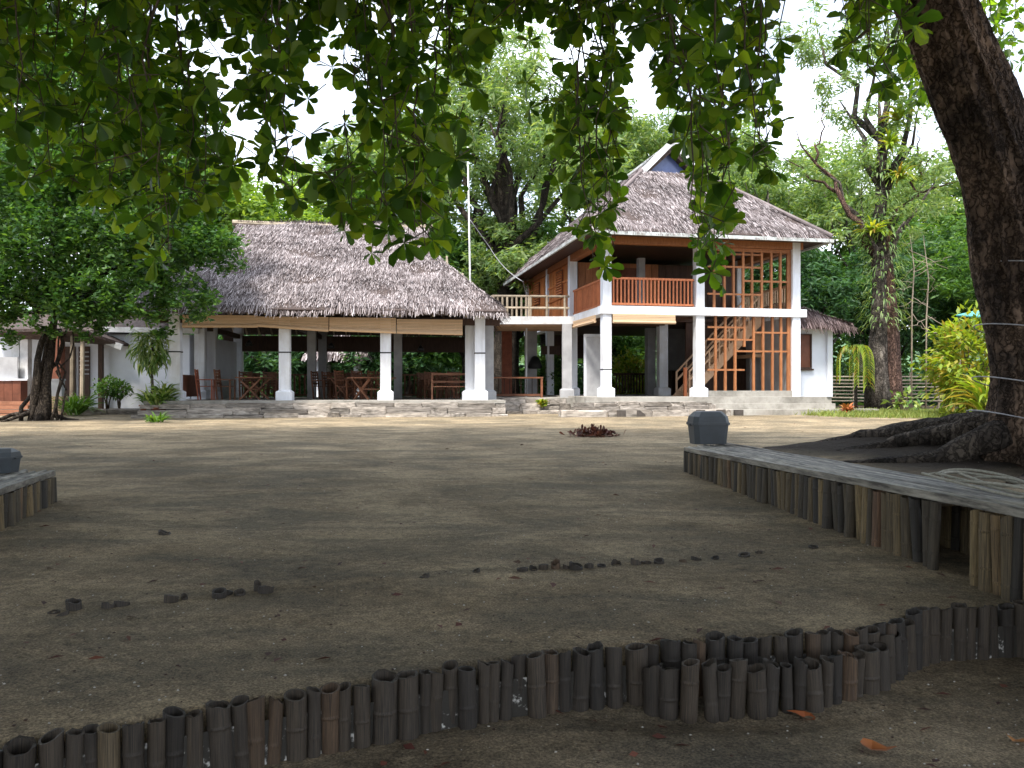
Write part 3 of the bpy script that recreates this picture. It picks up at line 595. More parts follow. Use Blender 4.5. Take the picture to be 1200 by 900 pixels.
# roof
polys, zg = irimoya(-1.0, DP + 1, -1.0, SW + .8, HE, 2.4, 9.6, 10.3, 1.12, swap=True)
hroof = thatch_planes(polys, hs, M['thatch'], M['thatch_base'], seed=5, row=.09, fringe=.06, jit=.9, bl=.30)
e = .05
for bx in ((-1.03, SW + .83, -1.05, -.98), (-1.03, SW + .83, DP + .98, DP + 1.05)): MB().box(*bx, HE - .17, HE - .06).build('fascia', M['eave_edge'], hroof)
for bx in ((-1.05, -.98, -.979, DP + .979), (SW + .78, SW + .85, -.979, DP + .979)): MB().box(*bx, HE - .17, HE - .06).build('fascia', M['eave_edge'], hroof)
MB().box(-.95, SW + .75, -.95, DP + .95, HE - .05, HE - .02).build('soffit', M['dark_wood'], hroof)
sm = (SW + .8 - 1.0) / 2
g = MB().prism([(sm - 1.05, 2.75, zg - .05), (sm + 1.05, 2.75, zg - .05), (sm, 2.75, 10.2)], (0, .05, 0)).build('gable_panel', M['glass_blue'], hroof)
tag(g, 'blue glazed gable triangle')
for q_ in (-1, 1):
    MB().bar((sm + q_ * 1.22, 2.35, zg - .12), (sm, 2.35, 10.41), .10, .20, (0, 0, 1)).build('barge_board', M['beam_white'], hroof)
    MB().bar((sm + q_ * 1.05, 2.52, zg - .06), (sm, 2.52, 10.25), .22, .10, (0, 0, 1)).build('barge_board', M['rail_wood'], hroof)
    MB().tube([(sm + q_ * (sm + 1), -1.0, HE + .05), (sm + q_ * 1.12, 2.4, zg + .05)], .07, 8).build('hip_cap', M['thatch'], hroof)
MB().tube([(sm, 2.3, 10.35), (sm, 9.7, 10.35)], .10, 8).build('ridge_cap', M['eave_edge'], hroof)
# balcony railing
RT = HLc(760, 327, 0)[2]; RB = B2 + .16
def balustrade(p, q, n, zb, zt, m, w1=.05):
    p = Vector(p); q = Vector(q)
    MB().bar((p.x, p.y, zt), (q.x, q.y, zt), .09, .07).build('handrail', M[m], hs); MB().bar((p.x, p.y, zb + .06), (q.x, q.y, zb + .06), .08, .07).build('bottom_rail', M[m], hs)
    me = MB().box(-w1 / 2, w1 / 2, -w1 / 2, w1 / 2, zb + .09, zt - .035).mesh('baluster'); an = math.atan2(q.y - p.y, q.x - p.x)
    for i in range(n):
        t = (i + .5) / n; o = link('baluster', me, M[m], hs); o.location = (p.x + (q.x - p.x) * t, p.y + (q.y - p.y) * t, 0); o.rotation_euler = (0, 0, an)
balustrade((.19, 0, 0), (SM - .19, 0, 0), 22, RB, RT, 'rail_wood'); balustrade((0, .19, 0), (0, 3.86, 0), 24, RB, RT, 'rail_wood')
# inner walls upstairs (dark planks), side wall of orange planks
n = 22
for i in range(n): MB().box(.2 + i * 6.35 / n + .006, .2 + (i + 1) * 6.35 / n - .006, 4.0 + .012 * (i % 2), 4.1, B2 + .07, HE - .29).build('wall_plank', M['brown_plank'] if i < 11 else M['dark_wood'], hs)
MB().box(1.0, 1.75, 3.93, 3.985, B2 + .08, B2 + 2.0).build('door', M['brown_panel'], hs); MB().box(1.85, 2.6, 3.93, 3.985, B2 + .08, B2 + 2.0).build('door', M['brown_panel'], hs)
column(hs, 2.15, 2.6, B2 + .07, HE - .3, .24, 'grey_and_shade', None, name='post')
def plank_wall(d0, d1, n):
    for i in range(n):
        a0 = d0 + (d1 - d0) * i / n; a1 = d0 + (d1 - d0) * (i + 1) / n
        MB().box(-.07 - .012 * (i % 2), .05, a0 + .012, a1 - .012, B2 + .14, HE - .29).build('wall_plank', M['orange_wood'], hs)
plank_wall(4.26, 7.4, 12); plank_wall(7.8, DP - .2, 12)
MB().box(-.12, .0, 4.25, 7.41, HE - .95, HE - .87).build('wall_batten', M['orange_wood'], hs); MB().box(-.12, .0, 4.25, 7.41, B2 + .95, B2 + 1.03).build('wall_batten', M['orange_wood'], hs)
for dd in (5.1, 9.0):
    wn = MB().box(-.13, -.06, dd, dd + .95, B2 + 1.1, B2 + 2.05).build('shuttered_window', M['brown_panel'], hs)
    for k in range(9): MB().bar((-.14, dd + .05, B2 + 1.16 + k * .1), (-.14, dd + .9, B2 + 1.16 + k * .1), .05, .05, (.5, 0, 1)).build('louvre', M['orange_wood'], wn)
MB().box(SM, SW, DP - .08, DP + .0, B2 + .1, B2 + 1.2).build('back_wall', M['dark_wood'], hs); MB().box(.2, SM, DP - .08, DP + .0, B2 + .1, HE - .3).build('back_wall', M['dark_wood'], hs)
MB().box(5.0, 5.1, 4.1, 9.5, B2 + .07, HE - .29).build('inner_wall', M['dark_wood'], hs)
balustrade((SW, .25, 0), (SW, 3.85, 0), 22, B2 + .14, B2 + 1.0, 'stair_wood', .045)
# lattice screens
def vbar(px, z0, z1, d=0, m='lattice_wood', w1=.075):
    s = HLc(px, 400, d)[0]; MB().box(s - w1 / 2, s + w1 / 2, d - .04, d + .04, z0, z1).build('lattice_bar', M[m], hs)
def hbar(x0, x1, py, d=0, m='lattice_wood', w1=.06):
    a_ = HLc(x0, py, d); b_ = HLc(x1, py, d); z = (a_[2] + b_[2]) / 2; MB().box(a_[0], b_[0], d - .034, d + .034, z - w1 / 2, z + w1 / 2).build('lattice_bar', M[m], hs)
zt = HE - .285
for px in (836.7, 848.7, 859.4, 870.6, 881, 892.4, 903.6, 914.2): vbar(px, B2 + .142, zt - .12)
vbar(924, B2 + .142, zt - .0, w1=.14)
MB().box(SM + .19, SW - .19, -.045, .045, zt - .12, zt - .005).build('lattice_bar', M['lattice_wood'], hs)
for x0, x1, py in ((829, 893, 298), (829, 893, 313), (872, 926, 330), (829, 893, 345)): hbar(x0, x1, py)
for px in (838.3, 849.8, 861.3, 883, 894, 905, 915): vbar(px, HF + .2, B2 - .122)
vbar(924, HF + .2, B2 - .122, w1=.12); vbar(872, 2.9, B2 - .122)
for x0, x1, py in ((829, 872, 383.6), (829, 884, 398), (884, 926, 390), (861, 926, 411.8), (829, 872, 433.4)): hbar(x0, x1, py)
# stairs behind the lattice
st = HLc(806, 463, 1.6)[0]; en = HLc(886, 372, 1.6)[0]; n = 13
for dd in (1.3, 2.35): MB().prism([(st - .25, dd, HF + .001), (st + .1, dd, HF + .001), (en + .1, dd, B2 - .25), (en, dd, B2 + .05), (en - .25, dd, B2 - .02)], (0, .05, 0)).build('stair_stringer', M['stair_wood'], hs)
for k in range(n):
    f = (k + .5) / n; s = st + (en - st) * f; z = HF + (B2 - HF) * (k + 1) / (n + 1)
    MB().box(s - .14, s + .14, 1.36, 2.34, z - .035, z).build('stair_tread', M['stair_wood'], hs)
for dd in (1.28, 2.42):
    for h in (.45, .75): MB().bar((st - .1, dd, HF + h + .1), (en, dd, B2 + h + .0), .05, .06).build('stair_rail', M['stair_wood'], hs)
    for k in range(8):
        f = k / 7; s = st - .08 + (en - st) * f; z = HF + .1 + (B2 - HF - .1) * f; MB().box(s - .025, s + .025, dd - .03, dd + .03, z - .05, z + .78).build('stair_baluster', M['stair_wood'], hs)
MB().box(st - .3, st - .2, 1.2, 1.3, HF, HF + 1.0).build('newel_post', M['rail_wood'], hs)
# under the landing: pale shutters with dark gaps
balustrade((en + .1, 1.9, 0), (SW - .2, 1.9, 0), 9, 2.75, 3.45, 'stair_wood', .05)
MB().box(en + .05, SW - .2, 1.85, 3.2, 2.62, 2.74).build('landing', M['stair_wood'], hs)
n = 6
for i in range(n):
    a0 = en + .05 + (SW - .25 - en) * i / n
    MB().box(a0 + .03, a0 + .22, 2.2, 2.25, HF, 2.6).build('shutter_panel', M['grey_and_shade'], hs)
# ground floor rooms
MB().box(4.2, 7.0, 3.3, 3.4, HF, B2 - .07).build('inner_wall', M['dark_wood'], hs)
iw = HLc(782, 463, 6.6)[0]; MB().box(iw, iw + 1.6, 6.6, 6.7, HF, B2 - .07).build('inner_wall', M['grey_and_shade'], hs); MB().box(iw - .1, iw + 1.2, 5.9, 6.4, HF, HF + 1.0).build('counter', M['dark_wood'], hs)
MB().box(SW - .1, SW + .1, .2, DP, HF, B2 - .12).build('side_wall', M['grey_and_shade'], hs)
MB().box(1.0, 3.2, DP - .1, DP, 2.9, B2 - .07).build('lintel', M['dark_wood'], hs)
s0 = HLc(722, 463, 8)[0]; s1 = HLc(762, 463, 8)[0]
for i in range(10): MB().box(s0 + i * .13, s0 + .05 + i * .13, 8.0, 8.05, HF + .08, HF + .85).build('baluster', M['dark_wood'], hs)
MB().box(s0 - .1, s1, 7.98, 8.07, HF + .85, HF + .93).build('handrail', M['dark_wood'], hs)
# open grey door leaf beside the first column
s0 = HLc(689, 463, 2.4)[0]; s1 = HLc(703, 463, 1.6)[0]
dr = MB().prism([(s0, 2.6, HF), (s0 + .42, 1.9, HF), (s0 + .42, 1.9, HF + 2.1), (s0, 2.6, HF + 2.1)], (.05, .03, 0)).build('door', M['grey_and_shade'], hs)
for k, zz in enumerate((HF + .0, HF + 2.0)): pass
MB().box(s0 - .07, s0 + .03, 2.6, 2.7, HF, HF + 2.12).build('door_frame', M['white'], dr); MB().box(s0 - .07, s0 + .55, 2.62, 2.72, HF + 2.121, HF + 2.22).build('door_frame', M['white'], dr)
# tan blind below the balcony
for nm, pts in (('front', ((717, 368.5), (790, 376))),):
    a_ = HLc(pts[0][0], pts[0][1], -.16); b_ = HLc(pts[1][0], pts[1][1], -.16)
    bl = empty('bamboo_blind', loc(HO, HA, a_[0], -.25, 3.92), HA); tag(bl, 'rolled tan bamboo blind under the balcony of the two-storey house', 'blind')
    for k in range(5): MB().box(0, b_[0] - a_[0], -.02 - .006 * (k % 2), 0, -.05 - k * .052, -.005 - k * .052).build('slat', M['blind'], bl)
    MB().tube([(0, -.03, -.27), (b_[0] - a_[0], -.03, -.27)], .05, 8).build('roll', M['blind'], bl)
bl = empty('bamboo_blind', loc(HO, HA, -.25, .3, 3.92), HA + R(90)); tag(bl, 'rolled tan bamboo blind along the walkway side of the house', 'blind')
for k in range(4): MB().box(0, 3.4, 0, .02 + .006 * (k % 2), -.05 - k * .052, -.005 - k * .052).build('slat', M['blind'], bl)
MB().tube([(0, .03, -.22), (3.4, .03, -.22)], .05, 8).build('roll', M['blind'], bl)
# cable ties on the columns
for s in (0,): MB().box(s - .152, s + .152, -.152, .152, 2.1, 2.13).build('strap', M['dark_metal'], hs)

# side annex: white room with lean-to thatch
AX = tag(empty('annex', loc(HO, HA, SW + .2, .6, 0), HA), 'small white annex with brown window and low dark thatched lean-to roof', 'annex')
aw = HLc(975, 463, .6)[0] - (SW + .2)
MB().box(0, aw, .12, 5, HF - .02, 3.95).build('wall', M['wall_white'], AX); MB().box(aw - .17, aw + .03, .0, .119, HF - .02, 3.8).build('corner_pilaster', M['wall_white'], AX)
MB().box(-.02, aw + .02, .05, 5.05, .4, HF - .021).build('plinth', M['concrete'], AX)
x0 = HLc(937, 463, .6)[0] - SW - .2; x1 = HLc(952.5, 463, .6)[0] - SW - .2; z1 = HLc(945, 391, .6)[2]; z0 = HLc(945, 432, .6)[2]
wn = MB().box(.02, x1 - .02, .09, .121, z0 + .02, z1 - .02).build('window', M['brown_panel'], AX)
for bx in ((.02, x1, z0, z0 + .05), (.02, x1, z1 - .05, z1)): MB().box(bx[0], bx[1], .05, .089, bx[2], bx[3]).build('window_frame', M['dark_wood'], wn)
MB().box(x1 - .05, x1, .05, .089, z0 + .051, z1 - .051).build('window_frame', M['dark_wood'], wn); MB().box(.25, .28, .06, .089, z0 + .051, z1 - .051).build('mullion', M['orange_wood'], wn)
MB().box(.0, x1 + .06, .03, .11, z0 - .06, z0 - .002).build('window_sill', M['dark_wood'], wn)
e1 = HLc(1002, 380, .2)
ex = e1[0] - SW - .2
thatch_planes([([(ex, -.55, 3.62), (ex, 5.4, 3.62), (-.15, 5.4, 4.42), (-.15, .0, 4.42)], (0, 1)),
               ([(-.15, -.55, 3.66), (ex, -.55, 3.60), (-.15, .05, 4.42)], (0, 1))], AX, M['thatch_dark'], M['thatch_base'], thick=.12, row=.11, fringe=.16, seed=9, bl=.4)

# ------------------------------------------------------------------ roofed walkway with bamboo terrace between pavilion and house
LK = tag(empty('walkway', (0, 0, 0)), 'flat-roofed walkway with upper bamboo railing linking pavilion and house', 'walkway')
yk = 30.0
a_ = P(568, 465, yk); b_ = P(668, 465, yk)
zt_ = P(600, 371, yk).z; zb_ = P(600, 380, yk).z
MB().box(a_.x, b_.x + .3, yk - .1, yk + .1, zb_, zt_).build('beam', M['beam_white'], LK)
MB().box(a_.x, b_.x + .3, yk + .101, yk + 4.5, zt_ - .12, zt_ - .02).build('roof_deck', M['dark_wood'], LK)
for k in range(7): MB().tube([(a_.x + .02, yk + .3 + k * .55, zb_ + .06), (b_.x + .25, yk + .3 + k * .55, zb_ + .06)], .06, 6).build('joist', M['stair_wood'], LK)
MB().box(a_.x - .3, b_.x + .6, yk - 1.2, yk + 4.4, .4, 1.17).build('floor_slab', M['concrete'], LK)
stone_row(LK, -.9, 2.0, yk - 2.25, yk - 1.8, .50, .74, .4, 1.1, 11, .05); stone_row(LK, -.9, 2.0, yk - 1.95, yk - 1.4, .72, .95, .3, .9, 12, .05); stone_row(LK, -.9, 2.0, yk - 1.7, yk - 1.2, .93, 1.16, .4, 1.0, 13, .04)
column(LK, P(664, 465, yk + .0).x, yk - .1, 1.17, zb_, .34, 'grey_and_shade'); 
column(LK, P(594, 465, yk + 4).x, yk + 4, 1.17, zb_ + .05, .42, 'chair_red', None); column(LK, P(622, 465, yk + 4.1).x, yk + 4.1, 1.17, zb_ + .05, .5, 'grey_and_shade', None)
MB().box(P(617, 400, yk + 2).x - .03, P(617, 400, yk + 2).x + .03, yk + 2, yk + 2.06, 1.17, zb_ + .03).build('post', M['white'], LK)
MB().box(P(634, 404, yk + 4.2).x, P(656, 404, yk + 4.2).x, yk + 4.3, yk + 4.4, P(640, 415, yk + 4).z, P(640, 405, yk + 4).z).build('lintel', M['dark_wood'], LK)
# upper bamboo railing
zr = P(600, 347, yk).z
for z in (zr, zr - .42): MB().tube([(P(577, 0, yk).x, yk, z), (P(664, 0, yk).x + .1, yk, z - .02)], .045, 7).build('bamboo_rail', M['bamboo_dry'], LK)
for k in range(9):
    x = P(578, 0, yk).x + k * .17; MB().tube([(x, yk, zt_), (x + random.uniform(-.01, .01), yk, zr - .02)], .04 if k else .07, 6).build('bamboo_baluster', M['bamboo_dry'], LK)
for px in (620, 641, 662): x = P(px, 0, yk).x; MB().tube([(x, yk, zt_), (x, yk, zr + .03)], .05, 6).build('bamboo_baluster', M['bamboo_dry'], LK)
MB().tube([(P(577, 0, yk).x, yk, zr), (P(577, 0, yk).x - .6, yk + 3.5, zr)], .045, 7).build('bamboo_rail', M['bamboo_dry'], LK)
for k in range(6): x = P(577, 0, yk).x - .09 * k; MB().tube([(x, yk + .6 * k, zt_ - .02), (x, yk + .6 * k, zr)], .04, 6).build('bamboo_baluster', M['bamboo_dry'], LK)
# low table-like counter with balusters in the walkway
ct = tag(empty('counter_table', (P(604, 465, yk - .5).x, yk - .5, 1.17)), 'long dark brown railed table standing in the covered walkway', 'table')
for k in range(3): MB().box(-.98, .98, -.3 + k * .2 + .004, -.1 + k * .2 - .004, .68, .73).build('top_board', M['chair_wood'], ct)
for s in (-.93, .93):
    for y in (-.25, .25): MB().box(s - .035, s + .035, y - .035, y + .035, 0, .68).build('leg', M['chair_wood'], ct)
for y in (-.25, .25): MB().box(-.89, .89, y - .03, y + .03, .05, .13).build('stretcher', M['chair_wood'], ct)
for i in range(9): MB().box(-.8 + i * .2 - .015, -.8 + i * .2 + .015, .235, .265, .13, .68).build('baluster', M['dark_wood'], ct)
bg_ = P(627, 432, yk + 3.7); o = MB().tube([(0, 0, 0), (0, 0, .06), (0, 0, .25), (0, 0, .45), (0, 0, .52)], [.26, .30, .25, .15, .05], 12).build('hanging_shade', M['dark_metal'], None, True)
hsd = o; o.location = bg_; tag(o, 'black dome-shaped shade hung on the grey walkway post', 'shade')
def_ = None
# ------------------------------------------------------------------ hut behind the pavilion
hut = tag(empty('garden_hut', (-8.4, 40, 0)), 'small thatched hut with white posts seen through the pavilion', 'hut')
for s in (-1.0, .95): column(hut, s, 0, .6, 2.9, .32, 'white', None); column(hut, s, 2.2, .6, 2.9, .32, 'grey_and_shade', None)
MB().box(-1.4, 1.4, -.4, 2.6, .55, .75).build('floor_slab', M['concrete'], hut)
thatch_planes(irimoya(-1.6, 1.6, -.7, 2.9, 2.95, -.4, .4, 4.2, .3)[0], hut, M['thatch'], M['thatch_base'], row=.14, bw=.06, seed=12)
MB().box(-.9, .9, 1.9, 2.0, .75, 1.9).build('back_panel', M['dark_wood'], hut)

# ------------------------------------------------------------------ white bungalow on the left
BG = tag(empty('bungalow', (0, 0, 0)), 'low white bungalow with dark doorways and a porch beside the pavilion', 'bungalow')
yb = 29.0
bp = lambda px, py, Y: P(px, py, Y)
gx0, gx1 = bp(118, 0, yb).x, bp(222, 0, yb).x
MB().box(gx0, gx1, yb, yb + 5, .5, bp(0, 392, yb).z).build('wall', M['wall_white'], BG)
MB().box(bp(-60, 0, yb + 1.5).x, gx0 - .01, yb + 1.5, yb + 1.7, .5, 3.7).build('wall', M['wall_white'], BG)
for x0, x1 in ((72, 88), (92, 105), (30, 34)): MB().box(bp(x0, 0, yb + 1.45).x, bp(x1, 0, yb + 1.45).x, yb + 1.44, yb + 1.499, .9, bp(0, 406, yb + 1.4).z).build('doorway', M['dark_wood'], BG)
for k in range(6): MB().box(bp(93, 0, yb + 1.4).x, bp(104, 0, yb + 1.4).x, yb + 1.40, yb + 1.438, 2.0 + k * .16, 2.05 + k * .16).build('louvre', M['grey_and_shade'], BG)
for k in range(1): 
    MB().bar((bp(100, 0, 28.4).x, 28.4, bp(0, 391, 28.4).z), (bp(143, 0, 28.4).x, 28.4, bp(0, 407, 28.4).z), .08, .2).build('fascia_board', M['beam_white'], BG)
MB().bar((bp(112, 0, 28.2).x, 28.7, bp(0, 386, 28.7).z), (bp(226, 0, 28.2).x, 28.7, bp(0, 388, 28.7).z), .1, .18).build('fascia_board', M['beam_white'], BG)
MB().prism([(bp(-60, 0, 28).x, 27.6, 3.35), (bp(100, 0, 28).x, 27.6, 3.40), (bp(143, 0, 28.5).x, 28.5, 2.95), (bp(143, 0, 28.5).x, 30.6, 3.0), (bp(100, 0, 28).x, 31.5, 4.2), (bp(-60, 0, 28).x, 31.5, 4.2)], (0, 0, .1)).build('porch_roof', M['thatch_base'], BG)
MB().prism([(gx0 - .2, yb - .3, bp(0, 390, yb).z), (gx1 + .3, yb - .3, bp(0, 390, yb).z), (gx1 + .3, yb + 2.6, 4.6), (gx0 - .2, yb + 2.6, 4.6)], (0, 0, .08)).build('roof', M['thatch_base'], BG)
MB().box(bp(-60, 0, 27.5).x, bp(88, 0, 27.5).x, 27.5, yb + 1.49, .4, .80).build('porch_floor', M['concrete'], BG)
for px in (84, 96): x = bp(px, 0, 27.9).x; MB().tube([(x, 27.9, .8), (x + .03, 27.9, 3.45)], .07, 7).build('porch_post', M['bamboo_dry'], BG)
x = bp(118, 0, 28.6).x; MB().box(x - .07, x + .07, 28.55, 28.69, .6, 3.2).build('porch_post', M['dark_wood'], BG)
x = bp(67, 0, 27.7).x; MB().box(x - .16, x + .16, 27.6, 27.9, .801, 3.3).build('porch_post', M['brown_panel'], BG)
for px in (20, 30): x = bp(px, 0, 28.2).x; MB().box(x - .13, x + .13, 28.1, 28.35, .801, 3.4).build('porch_post', M['beam_white'], BG)
# wooden porch steps and bar counter
sp_ = tag(empty('porch_steps', (bp(-12, 0, 26.5).x, 26.5, .55)), 'orange-brown plank steps in front of the bungalow porch counter', 'steps')
for k in range(4): MB().box(-1.0, bp(26, 0, 26.5).x - bp(-12, 0, 26.5).x, .3 * k - .3, .3 * k + .02, .02 + k * .13, .13 + k * .13).build('step_board', M['table_wood'], sp_)
cb = tag(empty('bar_counter', (bp(8, 0, 27.75).x, 27.9, .8)), 'brown wooden counter with dark screen on the bungalow porch', 'counter')
for k in range(5): MB().box(-.9 + k * .28, -.63 + k * .28, -.2, .2, .0, .95).build('panel', M['brown_panel'], cb)
MB().box(-1.0, .75, -.26, .26, .96, 1.02).build('counter_top', M['white'], cb); MB().box(-.9, .3, -.05, .0, 1.021, 1.75).build('screen', M['grey_and_shade'], cb)
# low planting bed wall in front of bungalow
pb = tag(empty('planting_bed', (0, 0, 0)), 'low dark stone kerb of the planting bed before the white bungalow wall', 'planter')
stone_row(pb, bp(100, 0, 27.2).x, bp(200, 0, 27.2).x, 27.0, 27.35, .52, .83, .7, 1.4, 21)
MB().box(bp(103, 0, 27.4).x, bp(210, 0, 27.4).x, 27.36, 28.95, .4, .80).build('soil', M['dark_wood'], pb)
ub = tag(MB().box(-.17, .17, -.1, .1, 0, .5).box(-.19, .19, -.12, .12, .5, .56).build('waste_bin', M['grey_and_shade']), 'grey waste bin on a tan block beside the leaning tree', 'bin')
sb = tag(MB().box(-.2, .2, -.15, .15, 0, .55).box(-.22, .22, -.17, .17, .551, .6).build('tan_block', M['stair_wood']), 'tan wooden block under the grey bin by the leaning tree', 'block')
pp = bp(68, 470, 26.6); sb.location = (pp.x, 26.6, gz(pp.x, 26.6)); ub.location = (pp.x, 26.6, gz(pp.x, 26.6) + .6)

# ------------------------------------------------------------------ bamboo: posts, retaining wall, benches
def bamboo_mesh(i, h, n=12, node=True, broken=False):
    """hollow cane of radius 1 (scaled per object), top at z=0, bottom at -h; thick rim, inner diaphragm"""
    rr = random.Random(40 + i); b = MB(); prof = [(-h, 1.0)]
    z = -h + .12
    while node and z < -.05:
        prof += [(z - .012, 1.0), (z, 1.05), (z + .012, .99)]; z += rr.uniform(.2, .3)
    prof += [(0, 1.0)]
    rings = [(zz, r) for zz, r in prof] + [(0, .78), (-.06, .76)]
    vs = []; tilt = rr.uniform(-.012, .012); tl2 = rr.uniform(-.012, .012)
    for k, (zz, r) in enumerate(rings):
        for j in range(n):
            t = 2 * math.pi * j / n; top = zz > -.001
            dz = (math.cos(t) * tilt + math.sin(t) * tl2 + (rr.uniform(-.006, .006) if broken else rr.uniform(-.002, .002))) if top else 0
            vs.append((math.cos(t) * r, math.sin(t) * r, zz + dz))
    fs = [(k * n + j, k * n + (j + 1) % n, (k + 1) * n + (j + 1) % n, (k + 1) * n + j) for k in range(len(rings) - 1) for j in range(n)]
    m_ = (len(rings) - 1) * n; fs.append(tuple(m_ + j for j in range(n)))
    b.add(vs, fs); return b.mesh('bamboo_post', False)
def smooth_sides(me):
    me.polygons.foreach_set('use_smooth', [True] * len(me.polygons))
    try: me.set_sharp_from_angle(angle=R(40))
    except Exception: pass
    return me
CANES = [smooth_sides(bamboo_mesh(i, .75, broken=(i > 4))) for i in range(9)]
for me in CANES: me.materials.append(M['bamboo_wet'])
CANES_P = [smooth_sides(bamboo_mesh(20 + i, .95, broken=(i > 3))) for i in range(6)]
for me in CANES_P: me.materials.append(M['bamboo_post'])
def cane(parent, x, y, ztop, r, meshes=CANES, name='bamboo_post', lean=.03, rr=random):
    o = link(name, rr.choice(meshes), None, parent); o.location = (x, y, ztop); o.scale = (r * rr.uniform(.92, 1.08), r * rr.uniform(.92, 1.08), rr.uniform(.78, 1.3))
    o.rotation_euler = (rr.uniform(-lean, lean), rr.uniform(-lean, lean), rr.uniform(0, 6.28)); return o
rw = tag(empty('bamboo_retaining_wall', (0, 3.7, 0)), 'curving palisade of dark wet bamboo stubs holding back the sand', 'retaining wall')
def along(pl, rr, parent, rmin, rmax, ztop, jit, meshes=CANES, off=0, lean=.03):
    i = 0; pos = 0.0; seg = [math.dist(pl[k], pl[k + 1]) for k in range(len(pl) - 1)]; tot = sum(seg)
    while pos < tot:
        r = rr.uniform(rmin, rmax) * (1 if rr.random() > .25 else 1.2); pos += r
        if pos > tot: break
        q = pos; k = 0
        while q > seg[k]: q -= seg[k]; k += 1
        t = q / seg[k]; x = pl[k][0] + (pl[k + 1][0] - pl[k][0]) * t; y = pl[k][1] + (pl[k + 1][1] - pl[k][1]) * t
        o = cane(parent, x + rr.uniform(-.01, .01), y + off + rr.uniform(-.015, .015), ztop(x) + rr.uniform(-jit, jit), r, meshes, lean=lean, rr=rr)
        o.location -= parent.location; pos += r + rr.uniform(-.006, .006)
rr = random.Random(3)
main = [(x, y - .055) for x, y in WALL if -3.2 <= x <= 4.5]
along(main, rr, rw, .029, .046, lambda x: .292 + (.02 if x > 2.1 else 0) - .012 * max(0, -x), .014, lean=.045)
front2 = [(.60, 3.82), (.80, 3.78), (1.15, 3.80), (1.45, 3.86), (1.75, 4.02), (1.95, 4.22)]
along(front2, rr, rw, .028, .046, lambda x: .235 + .03 * max(0, x - 1.4), .02, lean=.06)
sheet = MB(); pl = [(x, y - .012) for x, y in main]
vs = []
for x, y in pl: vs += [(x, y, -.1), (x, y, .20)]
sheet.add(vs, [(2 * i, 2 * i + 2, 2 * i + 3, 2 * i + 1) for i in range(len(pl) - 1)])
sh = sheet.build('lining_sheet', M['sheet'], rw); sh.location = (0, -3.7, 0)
# old post stubs buried in the sand
es = tag(empty('buried_edging', (-1.8, 5.3, .28)), 'line of rotten black bamboo stubs poking from the sand', 'edging')
def stub(parent, px, py, w_, up, rr):
    z = .30
    for _ in range(6): Y = (EYE - z) * F / (py - HZ); x = (px - 600) / F * Y; z = gz(x, Y)
    o = cane(parent, x, Y, z + up * .65, w_ / 2 / F * Y, CANES, 'bamboo_stub', .12, rr); o.location -= parent.location
rr = random.Random(9)
for px, py, w_, up in ((63, 718, 14, .012), (72, 720, 16, .01), (86, 714, 18, .07), (128, 711, 16, .02), (143, 709, 17, .03), (201, 705, 17, .055), (216, 702, 8, .03), (257, 700, 16, .06), (264, 696, 18, .035), (281, 697, 14, .03), (302, 692, 9, .07), (312, 694, 17, .05), (193, 626, 14, .03)): stub(es, px, py, w_, up, rr)
es2 = tag(empty('buried_edging', (.5, 6.0, .29)), 'low broken bamboo stub line crossing the sand before the long bench', 'edging')
for px, py, w_, up in [(497, 676, 14, .02), (558, 670, 10, .02), (612, 669, 13, .03), (625, 668, 10, .02), (637, 667, 12, .05), (651, 666, 12, .06), (664, 666, 9, .03), (675, 667, 16, .05), (690, 665, 12, .03), (705, 664, 10, .02), (722, 662, 12, .02), (745, 661, 12, .04), (757, 660, 12, .02), (772, 660, 12, .035), (800, 658, 9, .02), (816, 656, 12, .025), (838, 655, 10, .02), (872, 652, 14, .025), (889, 648, 9, .02), (953, 642, 12, .02)]: stub(es2, px, py, w_, up, rr)

